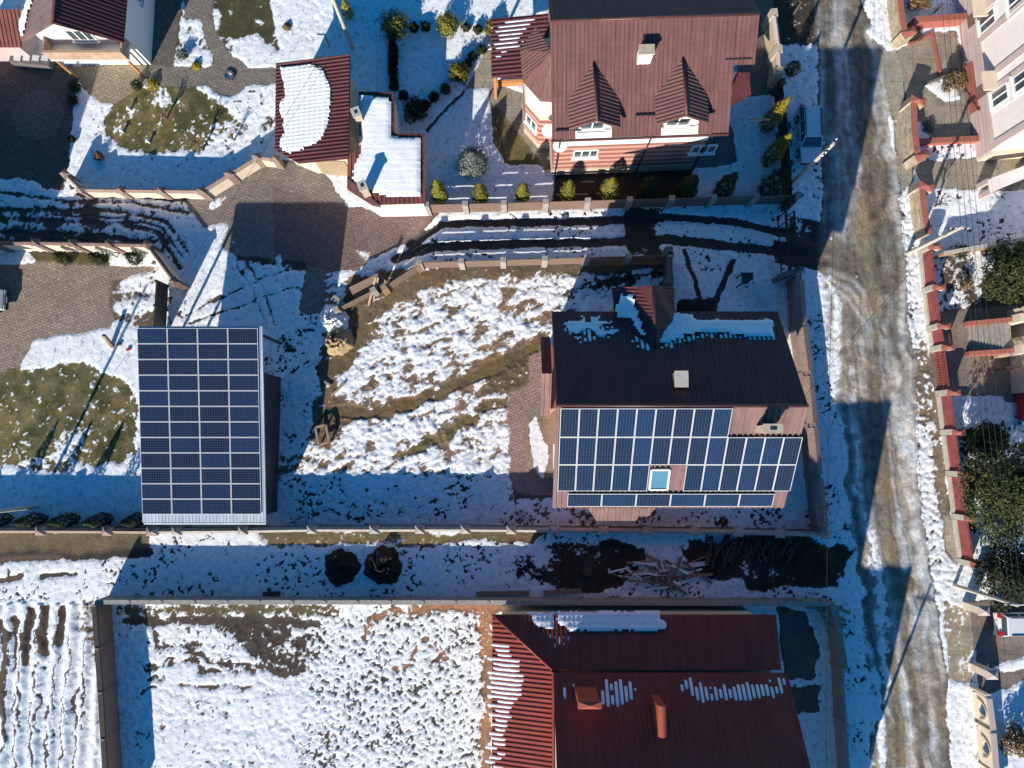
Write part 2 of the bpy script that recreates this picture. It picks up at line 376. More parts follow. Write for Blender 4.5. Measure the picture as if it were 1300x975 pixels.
def snow_slab(sl, polypx, h=.12, seed=1, cell=.14, edge=.35, holes=0., world=False):
    """thick continuous snow with a rounded uneven edge"""
    rnd = np.random.RandomState(seed); Pp = polypx if world else [sl.px(*q) for q in polypx]
    u0 = min(p[0] for p in Pp)-.2; u1 = max(p[0] for p in Pp)+.2; v0 = min(p[1] for p in Pp)-.2; v1 = max(p[1] for p in Pp)+.2
    nu, nv = int((u1-u0)/cell)+2, int((v1-v0)/cell)+2
    uu = u0+np.arange(nu)*cell; vv = v0+np.arange(nv)*cell; U, V = np.meshgrid(uu, vv)
    d = np.full(U.shape, 1e9); ins = np.zeros(U.shape, bool)
    for (ax, ay), (bx, by) in zip(Pp, Pp[1:]+Pp[:1]):
        ex, ey = bx-ax, by-ay; t = np.clip(((U-ax)*ex+(V-ay)*ey)/(ex*ex+ey*ey+1e-9), 0, 1)
        d = np.minimum(d, np.hypot(U-ax-t*ex, V-ay-t*ey))
        with np.errstate(divide='ignore', invalid='ignore'):
            ins ^= ((ay > V) != (by > V)) & (U < (bx-ax)*(V-ay)/((by-ay) if by != ay else 1e-9)+ax)
    sd = np.where(ins, d, -d)+(rnd.rand(*U.shape)-.5)*.12
    nz = fbm(U+seed*7.3, V, 1.1, 4, seed)
    rib = .022*np.cos(U/sl.pitch*2*np.pi)+.014*np.cos(V/.35*2*np.pi)
    hh = h*np.clip(sd/edge, 0, 1)**.5*(.75+.5*nz)+np.where(sd > 0, rib, 0)
    if holes: sd = np.where(fbm(U, V+3, .5, 3, seed+9) > 1-holes, -1, sd)
    mb = MB(); idx = -np.ones(U.shape, int); vs = []; fs = []
    for j in range(nv-1):
        for i in range(nu-1):
            if sd[j, i] > 0 and sd[j, i+1] > 0 and sd[j+1, i] > 0 and sd[j+1, i+1] > 0:
                q = []
                for jj, ii in ((j, i), (j+1, i), (j+1, i+1), (j, i+1)):
                    if idx[jj, ii] < 0:
                        idx[jj, ii] = len(vs); vs.append(sl.at(U[jj, ii], V[jj, ii], .012+sl.amp+max(0, hh[jj, ii])))
                    q.append(idx[jj, ii])
                fs.append(tuple(q))
    mb.mesh(vs, fs)
    return mb.build('snow_cover', 'snow', sl.obj, smooth=True, recalc=False)
def ridge(p, q, parent, m='ridge', r=.09):
    mb = MB(); mb.tube(p, q, r, r, 8); return mb.build('ridge_cap', m, parent, smooth=True)
def wall_faces(foot, z0, ztop, parent, m, name='wall'):
    mb = MB(); mb.prism([(p[0], p[1]) for p in foot], z0, ztop); return mb.build(name, m, parent)
def window(parent, c, nrm, wd, ht, frame='pvc', mull=1, depth=.08, trans=0, label=None):
    """c = centre of the window on the wall, nrm = horizontal outward normal"""
    c = Vector(c); n = Vector(nrm).normalized(); t = Vector((0, 0, 1)).cross(n).normalized(); z = Vector((0, 0, 1)); b = .07
    mb = MB()
    def bx(cu, cz, w_, h_, d0=-.03, d1=depth):
        q = c+t*cu+z*cz
        mb.hexa([q-t*w_/2-z*h_/2+n*d0, q+t*w_/2-z*h_/2+n*d0, q+t*w_/2-z*h_/2+n*d1, q-t*w_/2-z*h_/2+n*d1],
                [q-t*w_/2+z*h_/2+n*d0, q+t*w_/2+z*h_/2+n*d0, q+t*w_/2+z*h_/2+n*d1, q-t*w_/2+z*h_/2+n*d1])
    bx(-wd/2+b/2, 0, b, ht); bx(wd/2-b/2, 0, b, ht); bx(0, ht/2-b/2, wd-2*b, b); bx(0, -ht/2+b/2, wd-2*b, b)
    for k in range(mull): bx(-wd/2+wd*(k+1)/(mull+1), 0, b, ht-2*b)
    bx(0, -ht/2-.06, wd+.2, .06, -.03, depth+.12)
    f = mb.build('window', frame, parent)
    g = MB(); q = c+n*(depth-.05)
    g.hexa([q-t*(wd/2-b)-z*(ht/2-b)-n*.02, q+t*(wd/2-b)-z*(ht/2-b)-n*.02, q+t*(wd/2-b)-z*(ht/2-b), q-t*(wd/2-b)-z*(ht/2-b)],
           [q-t*(wd/2-b)+z*(ht/2-b)-n*.02, q+t*(wd/2-b)+z*(ht/2-b)-n*.02, q+t*(wd/2-b)+z*(ht/2-b), q-t*(wd/2-b)+z*(ht/2-b)])
    g.build('pane', 'glass', f)
    return f
# ------------------------------------------------------------------ numpy noise
_lat = {}
def vnoise(X, Y, seed):
    k = seed % 97
    if k not in _lat: _lat[k] = np.random.RandomState(1000+k).rand(256, 256).astype(np.float32)
    Lt = _lat[k]; xi = np.floor(X).astype(np.int32); yi = np.floor(Y).astype(np.int32); fx = X-xi; fy = Y-yi
    fx = fx*fx*(3-2*fx); fy = fy*fy*(3-2*fy)
    a = Lt[yi & 255, xi & 255]; b = Lt[yi & 255, (xi+1) & 255]; c = Lt[(yi+1) & 255, xi & 255]; d = Lt[(yi+1) & 255, (xi+1) & 255]
    return (a*(1-fx)+b*fx)*(1-fy)+(c*(1-fx)+d*fx)*fy
def fbm(X, Y, size, oct=4, seed=0, gain=.55):
    s = np.zeros(X.shape, np.float32); amp = 1.; tot = 0.; f = 1./size
    for o in range(oct):
        s += amp*vnoise(X*f+13.7*o, Y*f+7.1*o, seed+o); tot += amp; amp *= gain; f *= 2.03
    return s/tot
# ================================================================== GROUND: one grid, split into ground / road / lane / paving sheets
CELL = .075
GX = np.arange(-43, 43+CELL/2, CELL, dtype=np.float32); GY = np.arange(-29, 34+CELL/2, CELL, dtype=np.float32)
X, Y = np.meshgrid(GX, GY); SH = X.shape
wobx = (fbm(X, Y, 1.3, 4, 3)-.5); woby = (fbm(X, Y, 1.3, 4, 11)-.5)
nA = fbm(X, Y, 1.3, 5, 21); nB = fbm(X, Y, .6, 5, 31, .62); nC = fbm(X, Y, 4.5, 3, 41); nF = fbm(X, Y, .22, 3, 51)
Sn = np.full(SH, .8, np.float32); Cl = np.zeros(SH+(3,), np.float32); Cl[:] = (.075, .055, .04)
Wet = np.zeros(SH, np.float32); Kk = np.full(SH, .9, np.float32); Bw = np.full(SH, .5, np.float32)
Hh = np.zeros(SH, np.float32); Rl = np.full(SH, .022, np.float32); Fw = np.full(SH, .25, np.float32); Zn = np.zeros(SH, np.int8)
Late = np.full(SH, 9., np.float32)
def xy(pts): return [tuple(W(px, py)[:2]) for px, py in pts]
def poly(pts, wob=.6, raw=False):
    P = pts if raw else xy(pts)
    xs = [p[0] for p in P]; ys = [p[1] for p in P]
    i0, i1 = np.searchsorted(GX, (min(xs)-.7, max(xs)+.7)); j0, j1 = np.searchsorted(GY, (min(ys)-.7, max(ys)+.7))
    m = np.zeros(SH, bool); sl_ = (slice(j0, j1), slice(i0, i1))
    x = X[sl_]+wobx[sl_]*wob; y = Y[sl_]+woby[sl_]*wob; ins = np.zeros(x.shape, bool)
    for (ax, ay), (bx, by) in zip(P, P[1:]+P[:1]):
        if ay == by: continue
        ins ^= ((ay > y) != (by > y)) & (x < (bx-ax)*(y-ay)/(by-ay)+ax)
    m[sl_] = ins; return m
def dist(pts, wob=.5, reach=3.):
    P = xy(pts); xs = [p[0] for p in P]; ys = [p[1] for p in P]
    i0, i1 = np.searchsorted(GX, (min(xs)-reach, max(xs)+reach)); j0, j1 = np.searchsorted(GY, (min(ys)-reach, max(ys)+reach))
    D = np.full(SH, 99., np.float32); sl_ = (slice(j0, j1), slice(i0, i1))
    x = X[sl_]+wobx[sl_]*wob; y = Y[sl_]+woby[sl_]*wob; d = np.full(x.shape, 99., np.float32)
    for (ax, ay), (bx, by) in zip(P, P[1:]):
        ex, ey = bx-ax, by-ay; t = np.clip(((x-ax)*ex+(y-ay)*ey)/(ex*ex+ey*ey+1e-9), 0, 1)
        d = np.minimum(d, np.hypot(x-ax-t*ex, y-ay-t*ey))
    D[sl_] = d; return D
def line(pts, wpx, wob=.5): return dist(pts, wob) < wpx*.025
def disc(px, py, r, wob=0):
    c = W(px, py); return np.hypot(X+wobx*wob-c.x, Y+woby*wob-c.y) < r*.05
def put(m, s=None, c=None, z=None, k=None, b=None, rel=None, wet=None, h=None, f=None):
    if f is not None: Fw[m] = f
    if s is not None:
        Sn[m] = s
        if s < .35 and m.sum() < 3000: Late[m] = s
    if c is not None: Cl[m] = c
    if z is not None: Zn[m] = z
    if k is not None: Kk[m] = k
    if b is not None: Bw[m] = b
    if rel is not None: Rl[m] = rel
    if wet is not None: Wet[m] = wet
    if h is not None: Hh[m] += h
ROAD, LANE, DRIVE, PATIO, PAVE = 1, 2, 3, 4, 5
soil = (.075, .055, .04); brown = (.15, .10, .065); dead = (.17, .125, .06); olive = (.105, .088, .034); mud = (.21, .165, .115)
paver = (.25, .212, .178); ptan = (.34, .265, .205); pred = (.22, .152, .132); conc = (.36, .32, .26); clay = (.36, .18, .10); black = (.04, .032, .026)
stx = fbm(X*.09, Y, .42, 5, 61, .65)       # streaks running east-west
sty = fbm(X, Y*.10, .55, 4, 71)       # streaks running north-south
# ---- north-west garden
put(poly([(88, 120), (190, 84), (350, 60), (352, 215), (300, 215), (245, 240), (95, 243), (86, 200)]), .93, k=.8)
put(poly([(272, -40), (348, -40), (352, 62), (335, 84), (305, 78), (280, 48)]), .28, (.075, .066, .028))
put(poly([(290, 50), (330, 40), (352, 70), (350, 86), (318, 86), (300, 72)]), .85)
put(poly([(335, -40), (470, -40), (470, 75), (352, 80), (352, 40)]), .9, k=.75)
put(poly([(132, 150), (148, 128), (175, 112), (245, 108), (285, 132), (305, 150), (300, 172), (262, 192), (200, 194), (152, 188), (135, 170)]), .15, olive, b=.5, rel=.03, k=1.25, f=.55)
put(disc(208, 127, 9, .6), .9); put(disc(226, 130, 4, .4), .9); put(disc(166, 142, 4, .4), .9)
put(poly([(262, 155), (330, 150), (340, 130), (352, 140), (345, 190), (290, 200), (262, 190)]), .62)
put(poly([(220, 30), (258, 26), (272, 60), (270, 87), (218, 87)]), .66)
put(poly([(192, -40), (236, -40), (218, 86), (190, 84)], .1), 0, (.16, .14, .12), PATIO)
put(poly([(-90, 78), (70, 78), (96, 92), (93, 150), (88, 205), (80, 240), (-90, 238)], .2), 0, (.15, .115, .095), PATIO, rel=.012)
put(disc(48, 146, 34), 0, (.19, .155, .125), PATIO)
put(poly([(70, 84), (192, 82), (180, 108), (168, 118), (148, 130), (128, 131), (112, 118), (100, 98)], .1), 0, (.34, .275, .19), PATIO, rel=.012)
put(poly([(186, 84), (262, 86), (350, 87), (352, 106), (300, 108), (190, 109)], .1), 0, (.25, .215, .18), PATIO, rel=.012)
put(poly([(236, -40), (271, -40), (269, 24), (279, 52), (296, 74), (275, 84), (262, 48), (256, 24), (236, 24)], .1), 0, (.25, .215, .18), PATIO, rel=.012)
put(disc(290, 97, 27), 0, (.25, .21, .175), PATIO, rel=.012); put(disc(291, 97, 5.5, .2), 1)
# ---- west lane and the yard before the carport
m = poly([(-110, 222), (20, 228), (60, 240), (100, 247), (240, 248), (266, 290), (262, 345), (236, 420), (214, 420), (213, 338), (192, 311), (-110, 312)], .5)
put(m, 0, (.085, .066, .05), LANE, rel=.03); Sn[m] = (.74+2.0*(stx-.5))[m]; Kk[m] = .8; Cl[m] = (.11, .085, .065)
put(poly([(-110, 225), (40, 228), (65, 245), (-110, 262)]), .9)
for pts_, w_ in (([(-60, 266), (60, 266), (150, 268), (210, 282), (238, 318)], 5), ([(-60, 276), (70, 280), (160, 284), (204, 298), (228, 340)], 6), ([(-60, 292), (60, 297), (150, 301), (196, 308)], 7), ([(0, 244), (90, 256), (170, 259), (240, 270)], 4), ([(100, 246), (170, 250), (236, 254)], 5), ([(-60, 304), (60, 306), (120, 307)], 8), ([(60, 272), (150, 276), (205, 290), (232, 326)], 2.5)): put(line(pts_, w_, .35), .22, (.085, .065, .05), h=-.03)
m = poly([(225, 330), (262, 292), (300, 320), (380, 330), (392, 400), (380, 425), (330, 430), (180, 425), (215, 420)], .5); put(m, .9, soil); Sn[m] = (.92+.9*(stx-.5))[m]
put(poly([(345, 385), (400, 395), (412, 430), (400, 520), (390, 570), (350, 580), (335, 450)]), .72, (.04, .032, .028), b=.2)
put(poly([(236, 258), (290, 226), (345, 203), (405, 210), (442, 262), (520, 272), (548, 276), (486, 318), (440, 352), (412, 400), (378, 396), (392, 332), (296, 322), (268, 300)], .3), 0, paver, DRIVE, rel=.012)
put(poly([(345, 238), (440, 262), (520, 272), (548, 276), (480, 322), (440, 350), (350, 330)], .5) & (Zn == DRIVE), c=pred)
for pts_ in ([(236, 400), (275, 380), (330, 352), (385, 340)], [(240, 412), (290, 392), (350, 372), (390, 362)], [(300, 335), (322, 370), (338, 415)], [(315, 335), (337, 372), (350, 415)]): put(line(pts_, 2.6, .5), .3, (.08, .065, .05))
put(poly([(290, 300), (395, 330), (390, 345), (300, 330)]), .35)
put(poly([(262, 258), (286, 248), (280, 262), (266, 268)], 1.), .75, b=.8); put(poly([(250, 292), (290, 280), (284, 308), (262, 345), (248, 372), (246, 330)], .7), .93, z=0)
put(poly([(450, 345), (462, 338), (440, 385), (412, 420), (408, 395), (424, 362)], .7), .92, z=0); put(poly([(452, 318), (485, 322), (470, 338)], .8), .6, (.5, .42, .33))
# ---- west neighbour's yard
put(poly([(-110, 312), (190, 312), (205, 340), (212, 420), (178, 430), (178, 665), (-110, 665)]), .97, k=.7)
put(poly([(-110, 340), (50, 334), (198, 338), (203, 356), (165, 372), (148, 392), (142, 415), (95, 424), (44, 430), (24, 470), (-110, 492)], .35), 0, ptan, DRIVE, rel=.012)
put(poly([(36, 318), (150, 322), (150, 335), (48, 334)], .4), .05, olive, z=0); put(poly([(138, 322), (165, 330), (192, 322), (198, 338), (140, 336)], .4), 1, z=0)
put(poly([(140, 356), (206, 345), (208, 425), (150, 415), (136, 385)], .5), .48, brown, 0, b=.2)
put(poly([(163, 352), (206, 345), (206, 372), (180, 372)], .5), 1); put(poly([(146, 382), (205, 382), (205, 396), (146, 398)], .6), .9)
put(poly([(-110, 482), (40, 470), (85, 466), (118, 462), (150, 478), (170, 494), (174, 540), (172, 578), (120, 592), (60, 594), (-110, 600)], 1.), .20, (.135, .105, .042), b=.5, rel=.03, k=1.3, f=.55); LAWN = poly([(-110, 482), (40, 470), (85, 466), (118, 462), (150, 478), (170, 494), (174, 540), (172, 578), (120, 592), (60, 594), (-110, 600)], 1.) | poly([(132, 150), (148, 128), (175, 112), (245, 108), (285, 132), (305, 150), (300, 172), (262, 192), (200, 194), (152, 188), (135, 170)], .6)
put(poly([(20, 588), (60, 575), (120, 588), (100, 598), (20, 600)], .8), .6); put(poly([(66, 555), (98, 542), (112, 560), (90, 575), (70, 572)], 1.), .62)
# ---- ploughed garden in the middle
fld = poly([(412, 345), (845, 332), (845, 398), (700, 420), (690, 450), (648, 500), (648, 660), (338, 662), (352, 600), (395, 560), (405, 470)], .6)
put(fld, .63, (.24, .155, .095), k=1.5, b=.9, rel=.10, f=.45)
put(poly([(500, 400), (700, 350), (700, 420), (600, 470), (480, 500)]) & fld, .60)
put(poly([(720, 335), (850, 335), (850, 398), (705, 400)]), .72, soil, b=.6)
put(poly([(404, 500), (408, 440), (428, 395), (452, 352), (600, 334), (850, 326), (850, 340), (740, 346), (640, 350), (560, 358), (520, 372), (482, 404), (462, 440), (440, 470), (422, 500)], .8), .10, (.15, .105, .058), b=.3, rel=.05)
put(poly([(395, 505), (440, 500), (450, 540), (420, 570), (395, 560)], .8), .22, brown); put(poly([(610, 480), (660, 440), (692, 430), (668, 490), (648, 530), (640, 505)], 1.), .3, (.14, .10, .05))
put(poly([(340, 606), (650, 606), (700, 640), (700, 664), (335, 664)], .4), .93, soil, k=.9, b=.8, rel=.03)
m = (dist([(390, 632), (480, 636), (560, 640), (650, 645)], .8) < .9) | (dist([(380, 652), (520, 650), (640, 655)], .8) < .7); put(m, .72, soil, b=.9)
m = line([(428, 524), (470, 524), (520, 513), (560, 500), (600, 480), (650, 455), (692, 430)], 17, 1.0); put(m, .0, (.155, .108, .05), h=-.05, rel=.05)
m = line([(505, 584), (540, 566), (575, 545), (610, 528), (650, 505)], 12, 1.4); put(m, .1, (.145, .11, .045), h=-.04)
m = line([(560, 548), (620, 505), (640, 490)], 16, 2.); put(m, .45)
put(disc(487, 564, 14, 1.5), 1)
# ---- terrace round the solar house
put(poly([(672, 452), (692, 445), (712, 470), (712, 642), (690, 640), (648, 618), (645, 502), (672, 487)], .1), 0, (.36, .25, .215), DRIVE, rel=.01)
put(poly([(666, 535), (676, 517), (712, 512), (712, 614), (684, 612), (668, 592)], .2), 0, (.27, .215, .15), PAVE, rel=.02); put(poly([(672, 538), (680, 528), (690, 560), (697, 585), (690, 608), (676, 590)], .5), 1, z=0)
put(poly([(700, 640), (1050, 640), (1050, 668), (700, 668)], .4), .62, (.06, .042, .034), b=.7); put(poly([(985, 540), (1040, 540), (1050, 668), (940, 664)], .4), .93)
put(poly([(645, 622), (760, 640), (760, 668), (645, 668)], .4), .55, (.14, .09, .075))
put(poly([(850, 305), (1010, 305), (1022, 400), (850, 400)], .2), .97, k=.6)
put(line([(868, 318), (880, 350), (890, 385)], 6), .05, (.05, .04, .035)); put(line([(932, 330), (915, 362), (902, 398)], 7), .05, (.05, .04, .035)); put(poly([(862, 382), (902, 376), (912, 400), (858, 400)]), .1, black)
put(poly([(728, 368), (790, 350), (840, 345), (845, 352), (780, 362)]), .15, black)
# ---- top lane with its two ruts
m = poly([(470, 340), (520, 290), (548, 268), (760, 263), (1000, 258), (1036, 280), (1046, 350), (1000, 345), (850, 322), (640, 332), (540, 342)], .2); put(m, .95, (.05, .042, .035), LANE, k=.6, b=.7, rel=.02)
put(poly([(480, 268), (560, 268), (530, 300), (470, 330)], .4), .1, pred)
r1 = dist([(520, 312), (560, 285), (640, 283), (760, 280), (850, 276), (930, 282), (1000, 296), (1040, 306)], .25); r2 = dist([(500, 330), (545, 314), (640, 310), (760, 308), (850, 304), (930, 312), (1000, 322), (1050, 330)], .25)
for r, wd in ((r1, .20), (r2, .24)): put(r < wd+.15, .6, h=-.03); put(r < wd, .0, (.06, .05, .042), h=-.05)
put(poly([(795, 262), (838, 262), (832, 292), (845, 325), (800, 325), (790, 290)], .8), .2, (.045, .038, .033)); put((r1 < 1.2) & (X > 18) | (r2 < .8) & (X > 17), .25)
put(poly([(545, 325), (845, 316), (848, 324), (545, 334)], .2), .75, soil)
# ---- garden of the big house
put(poly([(462, -60), (1000, -60), (1005, 258), (545, 262), (470, 130)], .1), .975, k=.45)
put(poly([(622, 55), (632, 55), (632, 108), (592, 114)], .1), 0, (.34, .29, .21), PAVE); put(line([(590, 116), (570, 135), (543, 166)], 4), .2, soil)
put(poly([(622, 104), (668, 120), (704, 200), (704, 218), (684, 206), (640, 166), (622, 130)], .1), 0, (.30, .26, .20), PAVE, rel=.01)
put(poly([(622, 128), (634, 134), (660, 172), (692, 212), (640, 206), (628, 180)], .5), .1, (.13, .105, .045), 0)
put(poly([(684, 176), (930, 160), (935, 205), (905, 213), (690, 218)], .1), 0, (.19, .17, .15), PAVE, rel=.01); put(poly([(920, -60), (990, -60), (985, 118), (930, 126)], .2), 0, (.17, .155, .13), PAVE, rel=.01)
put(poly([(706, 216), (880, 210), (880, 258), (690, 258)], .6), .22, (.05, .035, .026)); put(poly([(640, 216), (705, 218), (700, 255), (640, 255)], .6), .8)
put(poly([(515, 140), (600, 170), (560, 190), (515, 160)]), .8)
put(line([(497, 40), (500, 112)], 12), .3, black)
# ---- verges
put(poly([(996, 55), (1040, 40), (1048, 300), (1004, 285)], .4), .83, (.05, .042, .036), k=1.1, b=.4); put(poly([(975, -60), (1040, -60), (1040, 55), (990, 62)], .5), .25, (.05, .04, .03))
put(poly([(1000, 340), (1062, 330), (1050, 420), (1066, 560), (1085, 700), (1050, 700), (1030, 500)], .4), .82, (.05, .042, .036), b=.5)
put(poly([(1050, 690), (1095, 690), (1115, 830), (1112, 1060), (1062, 1060), (1062, 770)], .4), .93, soil)
# ---- road: mud, ice and slush in streaks
cx = [(1083, -60), (1088, 60), (1100, 200), (1106, 350), (1112, 500), (1128, 650), (1148, 760), (1165, 900), (1182, 1080)]
Pc = np.array(xy(cx)); order = np.argsort(Pc[:, 1]); xc = np.interp(Y, Pc[order, 1], Pc[order, 0]).astype(np.float32); q = X-xc+wobx*.8
rd = poly([(1034, -70), (1118, -70), (1122, 60), (1134, 150), (1142, 230), (1146, 300), (1160, 420), (1166, 480), (1164, 560), (1172, 660), (1188, 770), (1200, 850), (1212, 1080), (1108, 1080), (1100, 850), (1088, 740), (1078, 650), (1062, 520), (1046, 420), (1040, 330), (1044, 240), (1038, 60)], .35)
rnd0 = np.random.RandomState(7).rand(*SH).astype(np.float32); sN = fbm(q, Y*.035, .30, 5, 81, .65); sM = fbm(q, Y*.16, 1.1, 5, 84)
t = np.clip((sN-.5)*6+.45-.8*np.exp(-(q/.6)**2)+.18*np.clip(np.abs(q)-1, 0, 1)+1.3*(sM-.5), 0, 1)[..., None]
put(rd, 0, z=ROAD, rel=.03); rc = np.array((.235, .195, .148))*(1-t)+np.array((.64, .62, .59))*t; spr = np.clip(.25+(nF-.3)*2.0+rnd0*.55, .32, 1.25)[..., None]; Cl[rd] = (rc*spr)[rd]
Hh[rd] += ((sN-.5)*.16-.05*np.exp(-((np.abs(q)-.75)/.22)**2)+.07*np.exp(-((q-2.1)/.3)**2)+.05*np.exp(-((q+1.9)/.3)**2))[rd]
put(rd & (q < -.9) & (Y > -6) & (Y < 11), c=None, s=None); m = rd & (np.abs(q+2.2) < 1.2) & (Y > -7) & (Y < 12); Sn[m] = (.42+1.6*(sN-.5))[m]; Kk[m] = .5
put(rd & (Y > 12), s=0); Cl[rd & (Y > 10)] *= .72
m = rd & (q < -1.0) & (Y < -7); Sn[m] = (.55+1.4*(sN-.5))[m]
pud = poly([(1090, 238), (1098, 245), (1108, 300), (1114, 360), (1114, 425), (1106, 442), (1097, 430), (1094, 380), (1090, 320), (1084, 280)], .3) & rd; put(pud, 0, (.27, .215, .135), rel=.002, wet=1)
for P in ([(1146, 730), (1156, 722), (1165, 745), (1150, 760), (1140, 750)], [(1130, 840), (1138, 820), (1142, 880), (1150, 975), (1130, 975)], [(1120, 600), (1126, 590), (1130, 660), (1140, 720), (1128, 720)]): put(poly(P, .6) & rd, 0, (.25, .19, .11), rel=.008, wet=.6)
# lane mouth
m = poly([(1030, 285), (1052, 290), (1100, 330), (1098, 380), (1060, 345), (1036, 345)], .6); Cl[m & rd] = (.17, .14, .11); Sn[m & rd] = (.3+1.5*(stx-.5))[m & rd]
for k in range(7): tk = dist([(1052, 338+k*5), (1078, 346+k*7), (1096, 362+k*9), (1106, 392+k*10)], .2) < .09; Cl[tk & rd] = ((.18, .14, .10), (.6, .57, .52))[k % 2]
# east verge
ev = poly([(1140, 250), (1152, 248), (1162, 330), (1172, 420), (1184, 470), (1190, 540), (1200, 640), (1214, 760), (1234, 775), (1205, 800), (1188, 770), (1170, 660), (1162, 560), (1166, 480), (1152, 400), (1144, 300)], .4); put(ev, .82, (.10, .08, .06), 0, b=.95, k=1.1, rel=.06, f=.65)
put(poly([(1166, 425), (1186, 440), (1196, 520), (1200, 545), (1188, 560), (1166, 535), (1160, 480)], .8), .38, (.20, .15, .10), 0, b=.6); put(poly([(1180, 560), (1198, 560), (1205, 640), (1212, 720), (1200, 640), (1188, 620)], .5), .35, (.22, .17, .12), 0)
put(poly([(1186, 400), (1196, 410), (1204, 500), (1196, 560), (1186, 500), (1180, 440)], .4), .08, (.20, .155, .105)); put(poly([(1185, 570), (1195, 575), (1202, 630), (1206, 660), (1196, 660), (1188, 620)], .3), 0, (.22, .17, .115), wet=.7)
put(poly([(1196, 655), (1215, 660), (1225, 700), (1212, 718), (1200, 700)], .3), .1, conc)
put(poly([(1198, 765), (1238, 770), (1234, 868), (1205, 862)], .4), .30, (.34, .28, .20), PAVE); put(poly([(1225, 880), (1238, 870), (1240, 1060), (1222, 1060)], .4), .85)
put(poly([(1098, 40), (1120, 20), (1134, 58), (1134, 66), (1122, 62)], .4), .72)
put(poly([(1090, -60), (1122, -60), (1130, 10), (1140, 55), (1136, 66), (1112, 50), (1096, 10)], .4), .88, (.10, .08, .06), 0, b=.8)
put(poly([(1116, 70), (1136, 62), (1148, 100), (1160, 170), (1160, 230), (1146, 240), (1140, 232), (1132, 150)], .15), .05, (.34, .30, .23), PAVE, rel=.012); put(poly([(1126, 146), (1138, 148), (1152, 206), (1142, 206), (1132, 180)], .5), .93, z=0)
# ---- east yards
put(poly([(1140, -60), (1215, -60), (1250, 180), (1310, 230), (1500, 300), (1500, 330), (1190, 330), (1160, 240), (1142, 60)], .2), .88, soil)
put(poly([(1140, 64), (1180, 42), (1214, 40), (1238, 130), (1240, 178), (1212, 178), (1190, 182), (1160, 168), (1150, 120)], .15), .02, (.29, .25, .195), PAVE, rel=.01)
put(poly([(1168, 0), (1195, -20), (1215, 10), (1190, 14)]), .6); put(poly([(1174, 108), (1204, 96), (1220, 126), (1200, 130)], .2), 1, z=0); put(poly([(1160, 150), (1178, 165), (1190, 178), (1160, 182)], .3), .9, z=0)
put(poly([(1162, 206), (1246, 200), (1320, 196), (1320, 242), (1248, 240), (1170, 238)], .15), .02, (.31, .27, .205), PAVE, rel=.01)
put(poly([(1190, 318), (1330, 300), (1330, 420), (1200, 410)], .4), .5, (.10, .065, .045), 0)
put(poly([(1186, 395), (1215, 395), (1330, 385), (1330, 512), (1205, 504)], .3), .02, (.25, .195, .155), PAVE, rel=.02); put(poly([(1204, 504), (1272, 503), (1272, 528), (1246, 545), (1230, 570), (1212, 560)], .2), 1, z=0)
put(poly([(1212, 545), (1330, 520), (1330, 720), (1230, 730)], .6), .45, (.05, .04, .03), 0); put(poly([(1225, 680), (1330, 690), (1330, 715), (1230, 712)], .5), .8)
put(poly([(1230, 764), (1330, 755), (1330, 850), (1280, 880), (1245, 884)], .2), .03, (.21, .165, .14), PAVE, rel=.02); put(poly([(1255, 852), (1280, 840), (1330, 826), (1330, 842), (1280, 852)], .5), 1)
put(poly([(1248, 886), (1280, 870), (1330, 850), (1330, 1060), (1250, 1060)], .5), .9, soil, 0)
# ---- alley
put(poly([(-110, 672), (1065, 672), (1065, 766), (-110, 766)], .3), .93, soil, k=.8)
put(poly([(-110, 674), (190, 676), (190, 696), (120, 700), (-110, 703)], .5), .08, (.17, .125, .065)); put(line([(-60, 707), (60, 706), (190, 703)], 9, .8), .05, (.05, .04, .03))
put(poly([(320, 674), (660, 674), (650, 690), (600, 688), (520, 694), (440, 690), (340, 694)], .8), .30, (.17, .125, .06)); put(poly([(630, 674), (690, 674), (680, 690), (640, 688)], .8), .2, (.18, .10, .06))
put(line([(-60, 712), (30, 712), (75, 709)], 6, .7), .1, brown); put(line([(-60, 738), (0, 738), (25, 734)], 6, .7), .1, brown); put(line([(50, 736), (100, 728)], 4, .8), .2, soil)
put(poly([(140, 735), (300, 730), (420, 755), (140, 762)], .8), .82, b=.8)
for P in ([(664, 715), (700, 692), (740, 688), (800, 692), (830, 700), (810, 725), (790, 748), (700, 746), (676, 735)], [(860, 700), (890, 684), (960, 680), (1040, 684), (1078, 700), (1080, 748), (990, 750), (930, 742), (890, 728)]): put(poly(P, 1.6), .22, (.05, .038, .028), rel=.10, b=.7, f=.3, k=1.2)
put(poly([(640, 690), (700, 700), (690, 745), (630, 750)], 1.), .6, black, b=.9)
put(poly([(1004, 700), (1060, 690), (1076, 720), (1050, 745), (1005, 735)], .8), .0, (.055, .032, .016), rel=.03); put(disc(745, 726, 18, .8), 0, (.06, .05, .042), rel=.02)
put(poly([(860, 735), (950, 745), (940, 766), (800, 766), (820, 742)], .6), .95)
